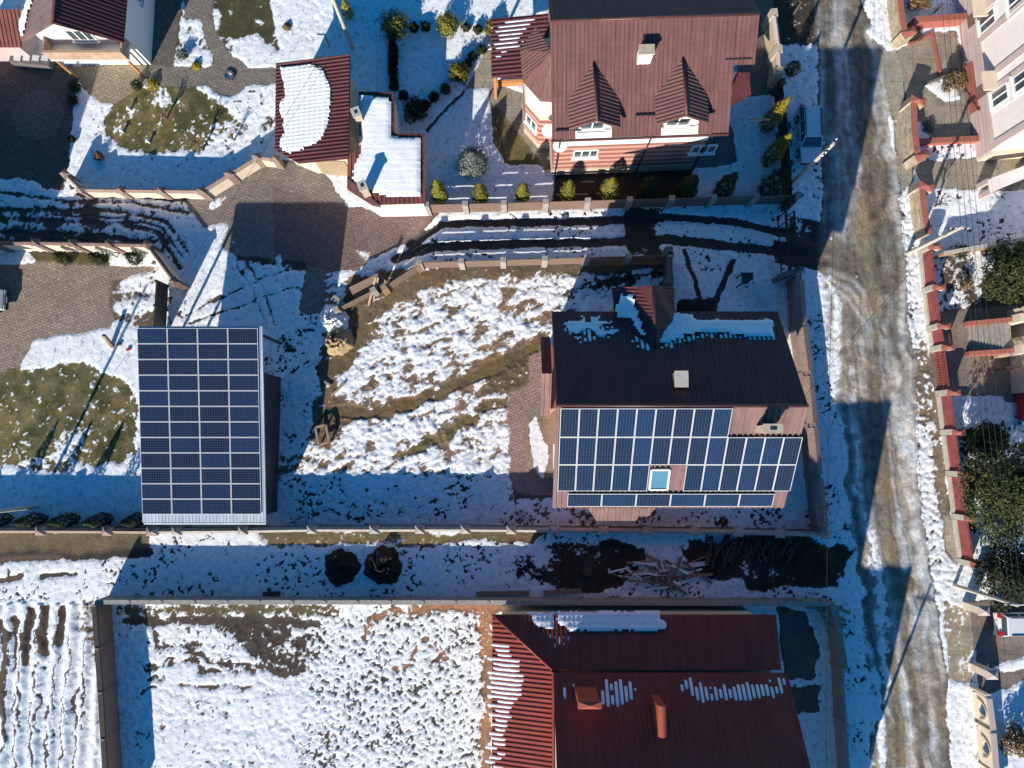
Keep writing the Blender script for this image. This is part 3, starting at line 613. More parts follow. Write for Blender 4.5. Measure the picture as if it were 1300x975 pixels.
# ---- south-west field with furrows
fw = poly([(-110, 766), (125, 766), (125, 1080), (-110, 1080)], .1); put(fw, .95, (.10, .07, .05), k=.8, rel=.03, f=.3); Sn[fw] += (.5*(fbm(X, Y*.1, .5, 3, 91)-.5))[fw]
Hh[fw] += (.08*np.sin((X+wobx*.5)*2*np.pi/.95))[fw]
for x0, y0, y1, wd in ((4, 790, 880, 8), (20, 784, 850, 5), (38, 778, 845, 9), (55, 772, 825, 9), (77, 772, 818, 8), (5, 880, 940, 4)): put(line([(x0, y0), (x0-1, (y0+y1)/2), (x0-2, y1)], wd, 1.), .05, (.10, .065, .048), h=.03)
for k in range(6): put(line([(k*19+1, 872+(k*37 % 30)), (k*19, 925), (k*19-2, 985)], 3.2, 1.2), .2, (.10, .07, .055)); put(line([(k*19+10, 800), (k*19+9, 850), (k*19+8, 900+(k*53 % 40))], 2.6, 1.4), .25, (.10, .07, .055))
put(poly([(100, 762), (122, 762), (122, 860), (112, 820), (92, 790)], .8), .4, dead)
# ---- southern garden
gd = poly([(138, 768), (625, 768), (618, 1080), (138, 1080)], .1); put(gd, .84, (.11, .08, .06), k=1., b=.6, rel=.03, f=.4)
put(poly([(150, 768), (430, 768), (430, 780), (150, 780)], .4), .3, (.13, .10, .05)); put(line([(160, 786), (230, 787), (320, 789), (405, 788)], 8, .8), .1, (.08, .06, .045))
put(poly([(268, 795), (330, 792), (400, 800), (392, 850), (350, 852), (300, 815)], 1.4), .30, (.07, .05, .04), rel=.07)
put(line([(198, 788), (199, 818)], 5, .6), .1, soil); put(line([(328, 790), (329, 820)], 5, .6), .1, soil)
for P in ([(200, 820), (258, 820)], [(185, 838), (240, 842), (330, 850)], [(230, 864), (320, 868)], [(176, 836), (186, 850)], [(188, 864), (205, 856)], [(180, 880), (200, 872)], [(195, 930), (200, 918)], [(240, 830), (330, 845), (360, 852)]): put(line(P, 5, 1.5), .25, (.08, .055, .042))
put(poly([(400, 775), (615, 770), (612, 1000), (380, 1000), (390, 860)], .8) & gd, .79, (.085, .07, .058), b=.8, k=1.25, f=.85)
put(poly([(400, 860), (560, 850), (600, 1000), (400, 1000)], 1.) & gd, .77, b=.8, f=.85)
put(poly([(160, 860), (400, 880), (390, 1000), (150, 1000)], 1.) & gd, .86, b=.9, k=.9)
put(poly([(530, 764), (640, 764), (640, 776), (560, 778)], .4), .05, clay); put(poly([(606, 772), (628, 772), (622, 1080), (600, 1080), (612, 900)], .7), .25, clay)
for P in ([(466, 806), (470, 790), (484, 776), (505, 772), (525, 782)], [(500, 846), (520, 842), (533, 822)], [(544, 808), (560, 824), (575, 838)], [(602, 776), (605, 798)], [(525, 770), (540, 778), (545, 770)], [(560, 838), (572, 828)]): put(line(P, 7, .9), .2, clay)
put(poly([(138, 768), (160, 770), (158, 1080), (138, 1080)], .2), .80, soil)
# ---- strip east of the red-roofed house
put(poly([(985, 768), (1066, 768), (1080, 1080), (1010, 1080)], .2), .75, soil); put(poly([(985, 772), (1018, 778), (1040, 830), (1030, 860), (1000, 862)], .6), .02, (.14, .115, .095)); put(poly([(1005, 872), (1040, 870), (1036, 905), (1010, 910)], .8), .05, (.12, .095, .08))
put(poly([(1015, 905), (1066, 905), (1075, 1080), (1030, 1080)], .4), 1)
# ------------------------------------------------------------------ resolve to snow cover and relief
def blur(A, r):
    if A.ndim == 3: return np.stack([blur(A[..., k], r) for k in range(3)], -1)
    for ax in (0, 1):
        P_ = np.pad(A, [(r+1, r) if q_ == ax else (0, 0) for q_ in (0, 1)], mode='edge').astype(np.float64); c_ = np.cumsum(P_, axis=ax); n_ = A.shape[ax]
        A = (np.take(c_, range(2*r+1, 2*r+1+n_), ax)-np.take(c_, range(0, n_), ax))/(2*r+1)
    return A.astype(np.float32)
Sraw = Sn.copy();  Sn = np.minimum(blur(blur(Sn, 2), 1), Late+.12); Bw = blur(Bw, 5); Kk = blur(Kk, 5); Fw = blur(Fw, 6)
soft = Zn < DRIVE; Cb = blur(Cl, 2); Cl[soft] = Cb[soft]
gm_ = np.clip((fbm(X, Y, .9, 5, 44, .68)-.5)*3.2+.5, 0, 1)[..., None]; Cl = np.where((LAWN & soft)[..., None], np.array((.075, .072, .022))*(1-gm_)+np.array((.19, .145, .06))*gm_, Cl)
tone = (.62+.76*nB)[..., None]; warm = (nA-.5)[..., None]*np.array((.5, .1, -.3)); Cl = np.where(soft[..., None] | (Zn == PAVE)[..., None], Cl*np.clip(tone+warm, .35, 1.6), Cl*(.85+.3*nA[..., None]))
rnd_ = np.random.RandomState(77).rand(*SH).astype(np.float32); nS = np.clip((rnd_-.5)*.42+(blur(rnd_, 1)-.5)*1.9+.5, 0, 1)
nz = (nA*(1-Bw)+nB*Bw)*(1-Fw)+(nF*.45+nS*.55)*Fw
cov = Sn+(nz-.5)*Kk*1.9
snow = np.clip((cov-.37)/.26, 0, 1)
c_, s_ = math.cos(.42), math.sin(.42); nStr = fbm((X*c_+Y*s_)*.38, -X*s_+Y*c_, .38, 5, 66, .62); nz = np.where(fld, nz*.45+nStr*.55, nz); cov = Sn+(nz-.5)*Kk*1.9; snow = np.clip((cov-.37)/.26, 0, 1)
spk = fbm(X, Y, .19, 2, 57)*.65+.35*nS; clu = np.clip((fbm(X, Y, 1.6, 4, 63)-.40)/.2, 0, 1)**1.3; den = np.full(SH, .93, np.float32)
def dens(pts, v): den[poly(pts, .5)] = v
dens([(-110, 672), (1065, 672), (1065, 766), (-110, 766)], .80); dens([(340, 604), (710, 604), (710, 664), (340, 664)], .74); dens([(345, 385), (412, 400), (400, 600), (340, 600)], .74)
dens([(996, 40), (1064, 40), (1066, 700), (1000, 500)], .76); dens([(1050, 690), (1112, 690), (1112, 1060), (1062, 1060)], .80); dens([(545, 255), (1040, 255), (1040, 345), (540, 345)], .82); dens([(740, 335), (850, 335), (850, 400), (705, 400)], .70)
dens([(1140, -60), (1330, -60), (1330, 420), (1190, 420)], .80); dens([(462, -60), (700, -60), (700, 215), (545, 262), (470, 130)], .965); dens([(700, 640), (1050, 640), (1050, 668), (700, 668)], .68); dens([(985, 540), (1045, 540), (1050, 640), (960, 640)], .84); dens([(-110, 222), (262, 235), (240, 420), (-110, 312)], .82)
dens([(138, 768), (620, 768), (615, 1080), (138, 1080)], .86); dens([(-110, 420), (178, 420), (178, 600), (-110, 600)], .88); dens([(88, 120), (352, 60), (352, 215), (95, 243)], .86)
sm_ = blur(spk, 6); rk = np.clip((spk-sm_)/.28+.5, 0, 1); thr_ = np.quantile(rk, np.linspace(0, 1, 201)); cut = np.interp(1-(1-blur(den, 4))*(.12+1.25*clu)*.8, np.linspace(0, 1, 201), thr_)
snow[Sraw >= .995] = 1; snow = np.minimum(snow, np.clip((cut-rk)/.05+.5, 0, 1)); thick = np.clip((cov-.44)*2.2, 0, 1)
H = Hh+Rl*(nB-.5)*1.6+Rl*(nF-.5)*.9+thick*.055*(snow > 0)+.03*(nC-.5)*(Zn == 0)
H[(Zn >= DRIVE) & (snow < .3)] *= .3
H = np.maximum(H, -.16).astype(np.float32)
# nothing of the ground may poke through the paving: all sheets share their border vertices
ny, nx = SH
def ground_material(name, kind):
    m, nt, p = _nodes(name); L = nt.links
    a = N(nt, 'ShaderNodeAttribute', attribute_name='bed'); s = N(nt, 'ShaderNodeAttribute', attribute_name='snow'); g = N(nt, 'ShaderNodeTexCoord')
    nz = N(nt, 'ShaderNodeTexNoise'); nz.inputs['Scale'].default_value = 6; nz.inputs['Detail'].default_value = 9; nz.inputs['Roughness'].default_value = .72; L.new(g.outputs['Object'], nz.inputs['Vector'])
    mr = N(nt, 'ShaderNodeMapRange'); mr.inputs[1].default_value = .28; mr.inputs[2].default_value = .72; mr.inputs[3].default_value = .55; mr.inputs[4].default_value = 1.4; L.new(nz.outputs[0], mr.inputs[0])
    mx = N(nt, 'ShaderNodeMix', data_type='RGBA', blend_type='MULTIPLY'); mx.inputs[0].default_value = 1; L.new(a.outputs['Color'], mx.inputs[6]); L.new(mr.outputs[0], mx.inputs[7])
    bed = mx.outputs[2]
    if kind == 'brick':
        bt = N(nt, 'ShaderNodeTexBrick'); mp = N(nt, 'ShaderNodeMapping'); mp.inputs['Rotation'].default_value = (0, 0, R(20)); L.new(g.outputs['Object'], mp.inputs[0]); L.new(mp.outputs[0], bt.inputs['Vector'])
        bt.inputs['Scale'].default_value = 1; bt.inputs['Brick Width'].default_value = .30; bt.inputs['Row Height'].default_value = .17; bt.inputs['Mortar Size'].default_value = .018; bt.inputs['Mortar Smooth'].default_value = .3
        bt.inputs['Color1'].default_value = (1.12, 1.1, 1.08, 1); bt.inputs['Color2'].default_value = (.80, .80, .82, 1); bt.inputs['Mortar'].default_value = (.45, .43, .42, 1)
        m2 = N(nt, 'ShaderNodeMix', data_type='RGBA', blend_type='MULTIPLY'); m2.inputs[0].default_value = 1; L.new(bed, m2.inputs[6]); L.new(bt.outputs[0], m2.inputs[7]); bed = m2.outputs[2]
    if kind == 'slab':
        bt = N(nt, 'ShaderNodeTexBrick'); L.new(g.outputs['Object'], bt.inputs['Vector']); bt.offset = 0
        bt.inputs['Scale'].default_value = 1; bt.inputs['Brick Width'].default_value = 1.9; bt.inputs['Row Height'].default_value = 1.6; bt.inputs['Mortar Size'].default_value = .03
        bt.inputs['Color1'].default_value = (1.03, 1.02, 1, 1); bt.inputs['Color2'].default_value = (.94, .94, .94, 1); bt.inputs['Mortar'].default_value = (.72, .72, .72, 1)
        m2 = N(nt, 'ShaderNodeMix', data_type='RGBA', blend_type='MULTIPLY'); m2.inputs[0].default_value = 1; L.new(bed, m2.inputs[6]); L.new(bt.outputs[0], m2.inputs[7]); bed = m2.outputs[2]
    n3 = N(nt, 'ShaderNodeTexNoise'); n3.inputs['Scale'].default_value = 3; n3.inputs['Detail'].default_value = 8; L.new(g.outputs['Object'], n3.inputs['Vector'])
    cr = N(nt, 'ShaderNodeValToRGB'); cr.color_ramp.elements[0].position = .3; cr.color_ramp.elements[1].position = .65; cr.color_ramp.elements[0].color = (.72, .74, .76, 1); cr.color_ramp.elements[1].color = (.9, .91, .92, 1); L.new(n3.outputs[0], cr.inputs[0])
    n4 = N(nt, 'ShaderNodeTexNoise'); n4.inputs['Scale'].default_value = 14; n4.inputs['Detail'].default_value = 5; L.new(g.outputs['Object'], n4.inputs['Vector'])
    ad = N(nt, 'ShaderNodeMath', operation='MULTIPLY_ADD'); L.new(n4.outputs[0], ad.inputs[0]); ad.inputs[1].default_value = .9; L.new(s.outputs['Fac'], ad.inputs[2])
    ms = N(nt, 'ShaderNodeMapRange'); ms.inputs[1].default_value = .70; ms.inputs[2].default_value = 1.08; L.new(ad.outputs[0], ms.inputs[0])
    mm = N(nt, 'ShaderNodeMix', data_type='RGBA'); L.new(ms.outputs[0], mm.inputs[0]); L.new(bed, mm.inputs[6]); L.new(cr.outputs[0], mm.inputs[7]); L.new(mm.outputs[2], p.inputs['Base Color'])
    rr = N(nt, 'ShaderNodeMapRange'); rr.inputs[3].default_value = .88; rr.inputs[4].default_value = .16; L.new(a.outputs['Alpha'], rr.inputs[0]); L.new(rr.outputs[0], p.inputs['Roughness']); p.inputs['Specular IOR Level'].default_value = .3
    b = N(nt, 'ShaderNodeBump'); b.inputs['Distance'].default_value = .05
    wv = N(nt, 'ShaderNodeMapRange'); wv.inputs[3].default_value = .55; wv.inputs[4].default_value = .03; L.new(a.outputs['Alpha'], wv.inputs[0]); L.new(wv.outputs[0], b.inputs['Strength'])
    L.new(n4.outputs[0], b.inputs['Height']); L.new(b.outputs[0], p.inputs['Normal'])
    return m
fz = Zn[:-1, :-1].reshape(-1)
vid = np.arange(nx*ny, dtype=np.int32).reshape(ny, nx)
quads = np.stack([vid[:-1, :-1], vid[:-1, 1:], vid[1:, 1:], vid[1:, :-1]], -1).reshape(-1, 4)
allco = np.stack([X, Y, H], -1).reshape(-1, 3).astype(np.float32)
allbed = np.concatenate([Cl, Wet[..., None]], -1).reshape(-1, 4).astype(np.float32); allsn = snow.reshape(-1).astype(np.float32)
def sheet(name, zone, kind, extra=None):
    q = quads[fz == zone]; u, inv = np.unique(q, return_inverse=True); inv = inv.reshape(-1)
    me = bpy.data.meshes.new(name); nv, nf = len(u), len(q)
    me.vertices.add(nv); me.vertices.foreach_set('co', allco[u].reshape(-1)); me.loops.add(nf*4); me.loops.foreach_set('vertex_index', inv.astype(np.int32))
    me.polygons.add(nf); me.polygons.foreach_set('loop_start', np.arange(nf, dtype=np.int32)*4); me.polygons.foreach_set('loop_total', np.full(nf, 4, np.int32)); me.polygons.foreach_set('use_smooth', np.ones(nf, bool))
    a = me.attributes.new('bed', 'FLOAT_COLOR', 'POINT'); a.data.foreach_set('color', allbed[u].reshape(-1)); b = me.attributes.new('snow', 'FLOAT', 'POINT'); b.data.foreach_set('value', allsn[u])
    me.update(); me.materials.append(ground_material(name, kind)); o = bpy.data.objects.new(name, me); COL.objects.link(o); o['kind'] = 'structure'; return o
sheet('ground', 0, 'soil'); sheet('road', ROAD, 'soil'); sheet('lane', LANE, 'soil'); sheet('brick_paving', DRIVE, 'brick'); sheet('patio', PATIO, 'brick'); sheet('pavement', PAVE, 'slab')
# the land beyond, joined to the rim of the grid and running to the horizon
mb = MB(); x0, x1, y0, y1 = float(GX[0]), float(GX[-1]), float(GY[0]), float(GY[-1]); B_ = 1500
for P in ([(-B_, -B_), (B_, -B_), (B_, y0), (-B_, y0)], [(-B_, y1), (B_, y1), (B_, B_), (-B_, B_)], [(-B_, y0), (x0, y0), (x0, y1), (-B_, y1)], [(x1, y0), (B_, y0), (B_, y1), (x1, y1)]): mb.face([(a, b, -.02) for a, b in P])
M['farland'] = mat('snowy_land', (.30, .26, .22), .9, col2=(.84, .85, .86), scale=.6, detail=12)
tag(mb.build('terrain', 'farland', recalc=False), kind='structure')
# ================================================================== BUILDINGS
def V2(p, z): return Vector((p[0], p[1], z))
def solar_panel(sl, ua, va, ub, vb, parent, lift=.13, long_u=True):
    """one framed module on a roof sheet between two corners in sheet coordinates"""
    if ua > ub: ua, ub = ub, ua
    if va > vb: va, vb = vb, va
    g = .01; ua += g; ub -= g; va += g; vb -= g; fw = .025
    q = [(ua+fw, va+fw), (ub-fw, va+fw), (ub-fw, vb-fw), (ua+fw, vb-fw)]; P = [sl.at(u, v, lift+.03) for u, v in q]
    uv = [(0, 0), (1, 0), (1, 1), (0, 1)] if long_u else [(0, 0), (0, 1), (1, 1), (1, 0)]
    if (P[1]-P[0]).cross(P[2]-P[0]).dot(sl.n) < 0: P.reverse(); uv = uv[::-1]
    mb = MB(); mb.face(P, 0, uv); mb.face([p-sl.n*.03 for p in reversed(P)], 0, uv)
    o = mb.build('solar_panel', 'cells', parent, recalc=False)
    fr = MB()
    for a, b in (((ua+fw/2, va), (ua+fw/2, vb)), ((ub-fw/2, va), (ub-fw/2, vb)), ((ua+fw, va+fw/2), (ub-fw, va+fw/2)), ((ua+fw, vb-fw/2), (ub-fw, vb-fw/2))):
        fr.bar(sl.at(*a, lift+.02), sl.at(*b, lift+.02), fw, .045, up=sl.n)
    fr.build('panel_frame', 'frame', o)
    return o
def chimney(parent, c, sx, sy, z0, z1, m='tan', cap='conc_dark', hole=True, rz=0, name='chimney'):
    mb = MB(); mb.box((c[0], c[1], z0), sx, sy, z1-z0, rz); o = mb.build(name, m, parent)
    k = MB(); k.box((c[0], c[1], z1+.002), sx+.12, sy+.12, .10, rz); k.build('chimney_cap', 'conc_light' if cap is None else cap, o)
    if hole:
        f = MB(); f.box((c[0], c[1], z1+.102), sx*.4, sy*.4, .03, rz); f.build('flue', 'steel', o)
    return o
# ------------------------------------------------------------------ the carport with its solar roof
ne = W(333, 418, 4.2); nw = W(180, 416, 4.2); xw, xe = (W(180, 416, 4.2).x+W(177, 655, 2.6).x)/2, (W(333, 418, 4.2).x+W(328, 657, 2.6).x)/2
yn, ys = W(256, 416.5, 4.2).y, W(252, 652.5, 2.65).y; zn, zs = 4.2, 2.65; gr = (zn-zs)/(yn-ys)
cp = thing('solar_carport', 'long open carport whose whole grey roof carries dark blue solar panels', 'carport', ((xw+xe)/2, (yn+ys)/2, 0))
cs = slope([(xw-.05, yn+.1, zn+.1*gr), (xe+.22, yn+.1, zn+.1*gr), (xe+.22, ys-.5, zs-.5*gr), (xw-.05, ys-.5, zs-.5*gr)], cp, 'greymetal', pitch=.2, amp=.02)
ua, va = cs.st((xw, yn, zn)); ub, vb = cs.st((xe, ys, zs))
for i in range(4):
    for j in range(12): solar_panel(cs, ua+(ub-ua)*i/4, va+(vb-va)*j/12, ua+(ub-ua)*(i+1)/4, va+(vb-va)*(j+1)/12, cp, .07)
for px_ in (xw+.25, (xw+xe)/2, xe-.05):
    for k in range(4):
        y_ = ys+.2+(yn-ys-.5)*k/3; z_ = zs+(y_-ys)*gr-.16
        b = MB(); b.box((px_, y_, 0), .14, .14, z_); b.build('post', 'steel', cp)
b = MB(); b.prism([(xe-.02, ys-.1), (xe+.04, ys-.1), (xe+.04, yn-2.5), (xe-.02, yn-2.5)], .0, [zs-.2, zs-.2, zs+(yn-2.5-ys)*gr-.25, zs+(yn-2.5-ys)*gr-.25]); b.build('side_wall', 'steel', cp)  # dark sheet standing in for the shade under the open carport
b = MB(); b.tube((xw, ys-.56, zs-.5*gr-.1), (xe+.2, ys-.56, zs-.5*gr-.1), .07); b.build('gutter', 'greymetal', cp)
# ------------------------------------------------------------------ the solar house
zr, ze = 11.6, 8.2
rW, rE = W(706, 515, zr), W(1026, 515, zr); xW, xE = rW.x, rE.x; yr = rW.y; yN = W(850, 395.5, ze).y; yS = W(850, 644.5, ze).y
hs = thing('solar_house', 'two storey house with dark north roof and rows of solar panels on its south roof', 'house', ((xW+xE)/2, yr, 0))
ft = [(xW+.5, yS+.5), (xE-.5, yS+.5), (xE-.5, yN-.5), (xW+.5, yN-.5)]
b = MB(); b.prism(ft, 0, ze-.05)
for x in (xW+.5, xE-.5): b.hexa([(x-.12, yS+.55, ze-.05), (x+.12, yS+.55, ze-.05), (x+.12, yN-.55, ze-.05), (x-.12, yN-.55, ze-.05)], [(x-.12, yr-.02, zr-.35), (x+.12, yr-.02, zr-.35), (x+.12, yr+.02, zr-.35), (x-.12, yr+.02, zr-.35)])
b.build('wall', 'stripe', hs)
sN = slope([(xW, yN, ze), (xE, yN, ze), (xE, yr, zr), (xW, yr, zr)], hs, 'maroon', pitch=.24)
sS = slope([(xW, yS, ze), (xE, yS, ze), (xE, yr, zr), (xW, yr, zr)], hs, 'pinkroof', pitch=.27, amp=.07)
ridge((xW, yr, zr+.02), (xE, yr, zr+.02), hs)
A_ = sS.px(711.5, 518, .13); B_3 = sS.px(1003, 623, .13); ww = (B_3[0]-A_[0])/13; hh = (B_3[1]-A_[1])/3
rows = [(0, range(0, 9)), (1, range(0, 13)), (2, [0, 1, 2, 3, 4, 7, 8, 9, 10, 11, 12])]
for r, cols in rows:
    for c in cols: solar_panel(sS, A_[0]+ww*c, A_[1]+hh*r, A_[0]+ww*(c+1), A_[1]+hh*(r+1), hs, long_u=False)
l0 = sS.px(720.5, 626, .13); l1 = sS.px(980, 643, .13)
for c in range(6): solar_panel(sS, l0[0]+(l1[0]-l0[0])*c/6, l0[1]+.02, l0[0]+(l1[0]-l0[0])*(c+1)/6, l1[1]-.02, hs)
k0 = sS.px(827, 596, .1); k1 = sS.px(847, 621, .1)           # roof window
b = MB(); b.bar(sS.at(k0[0], k0[1], .1), sS.at(k1[0], k0[1], .1), .1, .14, up=sS.n); b.bar(sS.at(k0[0], k1[1], .1), sS.at(k1[0], k1[1], .1), .1, .14, up=sS.n); b.bar(sS.at(k0[0], k0[1], .1), sS.at(k0[0], k1[1], .1), .1, .14, up=sS.n); b.bar(sS.at(k1[0], k0[1], .1), sS.at(k1[0], k1[1], .1), .1, .14, up=sS.n)
sk = b.build('roof_window', 'frame', hs); g_ = MB(); g_.face([sS.at(k0[0], k0[1], .12), sS.at(k0[0], k1[1], .12), sS.at(k1[0], k1[1], .12), sS.at(k1[0], k0[1], .12)]); g_.build('pane', mat('sky_glass', (.10, .22, .30), .1, .05, spec=.8), sk)
p = W(865.5, 481, 11.5); chimney(hs, p, .52, .66, 9.7, 11.4, 'tan', 'conc_light', False)
p = W(982, 544, 12.2); chimney(hs, (p.x, p.y), 0.78, .32, 9.8, 12.1, 'tan', 'tan', True)
# west wing roof
x0 = W(688, 474, 7.9).x; wr = W(688, 474, 7.9).y; wn = W(688, 428, 6.4).y; ws_ = W(688, 528, 6.0).y
s1 = slope([(x0, wr, 7.9), (xW+.02, wr, 7.9), (xW+.02, wn, 6.4), (x0, wn, 6.4)], hs, 'maroon'); s2 = slope([(x0, wr, 7.9), (xW+.02, wr, 7.9), (xW+.02, ws_, 6.05), (x0, ws_, 6.05)], hs, 'pinkroof', pitch=.27, amp=.045)
b = MB(); b.prism([(x0+.3, ws_+.4), (xW+.4, ws_+.4), (xW+.4, wn-.4), (x0+.3, wn-.4)], 0, 6.0); b.build('wing_wall', 'stripe', hs)
# north gable over the entrance
gx = W(830, 362, 9.6).x; gy = W(830, 362, 9.6).y; gl = W(778, 376, 8.2).x; gR = W(854, 376, 8.2).x; zt = 9.6
vy = yr+(zr-zt)/(zr-ze)*(yN-yr)
gn = W(815, 365, 8.4).y
sL = slope([(gx, gy, zt), (gx, vy, zt), (gl, yN+.02-.9, ze+.5), (gl, gn, ze)], hs, 'maroon', name='gable_roof', pitch=.2); sR = slope([(gx, gy, zt), (gx, vy, zt), (gR, yN-.9, ze+.5), (gR, gn, ze)], hs, 'maroon', name='gable_roof', pitch=.2)
b = MB(); b.prism([(gl+.4, yN-1.2), (gR-.2, yN-1.2), (gR-.2, gn-.4), (gl+.4, gn-.4)], 0, ze-.1); b.build('porch_wall', 'stripe', hs); ridge((gx, gy, zt+.02), (gx, vy, zt+.02), hs)
snow_slab(sN, [(711, 409), (738, 407), (738, 402), (762, 402), (762, 408), (786, 408), (788, 422), (770, 428), (746, 433), (736, 438), (724, 425)], .05, 3, cell=.1, edge=.15, holes=.42); roof_snow(sN, [(716, 414), (784, 414), (786, 424), (770, 430), (745, 435), (736, 440), (722, 424)], .7, .25, .05, .3, 33)
snow_slab(sN, [(832, 436), (838, 420), (846, 396), (880, 400), (882, 406), (984, 406), (983, 430), (950, 430), (930, 426), (900, 424), (870, 430), (850, 438)], .12, 4, edge=.25)
roof_snow(sN, [(830, 440), (850, 430), (870, 424), (905, 420), (984, 424), (983, 433), (940, 432), (905, 427), (872, 434), (848, 442)], .72, .25, .05, .2, 5)
snow_slab(sL, [(790, 373), (806, 374), (812, 392), (822, 428), (812, 425), (798, 405), (786, 405), (778, 395)], .12, 6, edge=.2); roof_snow(sN, [(800, 418), (812, 424), (828, 436), (828, 446), (808, 442), (798, 428)], .8, .2, .05, .6, 7)
# south bay canopy
c0, c1, c2, c3 = W(746, 645, 4.8), W(832, 645, 4.8), W(818, 661, 4.2), W(757, 661, 4.2)
slope([c0, c1, c2, c3], hs, 'pinkroof', 'canopy', pitch=.22, amp=.04)
b = MB(); b.prism([(c3.x+.2, c3.y+.3), (c2.x-.2, c2.y+.3), (c2.x-.2, yS+.5), (c3.x+.2, yS+.5)], 0, 4.1); b.build('bay_wall', 'stripe', hs)
for px_ in (740, 860, 930, 975): window(hs, (W(px_, 640, ze).x, yS+.5, 3.2), (0, -1, 0), 1.2, 1.4)
window(hs, (xE-.5, yr, 4.5), (1, 0, 0), 1.2, 1.4); window(hs, (xW+.5, yr-2.5, 4.5), (-1, 0, 0), 1.2, 1.4)
# ------------------------------------------------------------------ the big plum-roofed house
zr, ze = 9.8, 7.0
bh = thing('brick_house', 'big house with plum ribbed roof, two gabled dormers and striped brick walls', 'house', W(815, 200, 0)); 
rw, re = W(699, 27.5, zr), W(964.5, 17.5, zr); ax = (re-rw).normalized(); dn = Vector((ax.y, -ax.x, 0))   # down-slope, roughly south
def bl(u, v, z): return rw+ax*u+dn*v+Vector((0, 0, z-zr))
L_ = (re-rw).length; vE = (W(704.6, 177, ze)-rw).dot(dn); sl_ = (zr-ze)/vE
q1 = W(960, 89, zr-sl_*3.2); v1 = (q1-rw).dot(dn); u2 = (W(926.5, 130, ze+.6)-rw).dot(ax)
zz = lambda v: zr-sl_*v
DU = []
for lx, rx, apx, apy in ((721.5, 787, 753, 81), (832, 899, 866, 75)):
    za_ = zr-sl_*2.1; DU.append(((W(lx, 140, za_-.9)-rw).dot(ax)+.4, (W(rx, 140, za_-.9)-rw).dot(ax)-.4))
vC = vE-1.9
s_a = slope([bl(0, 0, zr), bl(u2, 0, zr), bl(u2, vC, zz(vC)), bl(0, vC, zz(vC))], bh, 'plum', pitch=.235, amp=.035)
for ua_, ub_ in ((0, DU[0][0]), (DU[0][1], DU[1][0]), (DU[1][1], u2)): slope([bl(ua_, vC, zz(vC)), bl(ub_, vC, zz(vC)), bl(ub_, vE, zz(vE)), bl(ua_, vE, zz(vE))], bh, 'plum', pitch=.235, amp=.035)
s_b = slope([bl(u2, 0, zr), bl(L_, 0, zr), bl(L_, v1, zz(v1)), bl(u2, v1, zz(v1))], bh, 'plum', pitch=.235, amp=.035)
slope([bl(0, 0, zr), bl(L_, 0, zr), bl(L_, -vE, ze), bl(0, -vE, ze)], bh, 'maroon', pitch=.235); ridge(bl(0, 0, zr+.02), bl(L_, 0, zr+.02), bh)  # north slope in darker maroon: shade of that side put into its colour
fw_ = [bl(.4, vE-.75, 0), bl(u2-.4, vE-.75, 0), bl(u2-.4, v1-.5, 0), bl(L_-.4, v1-.5, 0), bl(L_-.4, -vE+.6, 0), bl(.4, -vE+.6, 0)]
b = MB(); b.prism([(p.x, p.y) for p in fw_], 0.9, 4.3); b.build('wall', 'stripe', bh); b = MB(); b.prism([(p.x, p.y) for p in fw_], 4.305, ze+.05); b.build('upper_wall', 'white', bh)
b = MB(); b.prism([(p.x+ (0 if i > 1 else 0), p.y) for i, p in enumerate([bl(.33, vE-.68, 0), bl(u2-.33, vE-.68, 0), bl(u2-.33, v1-.43, 0), bl(L_-.33, v1-.43, 0), bl(L_-.33, -vE+.5, 0), bl(.33, -vE+.5, 0)])], 0, .9); b.build('plinth', 'tan', bh)
for u in (0, L_-.0):
    b = MB(); s = .4 if u == 0 else -.4
    b.hexa([bl(u+s-.1, vE-.8, ze), bl(u+s+.1, vE-.8, ze), bl(u+s+.1, -vE+.7, ze), bl(u+s-.1, -vE+.7, ze)], [bl(u+s-.1, .02, zr-.3), bl(u+s+.1, .02, zr-.3), bl(u+s+.1, -.02, zr-.3), bl(u+s-.1, -.02, zr-.3)])
    if u == 0: b.build('gable_wall', 'cream', bh)
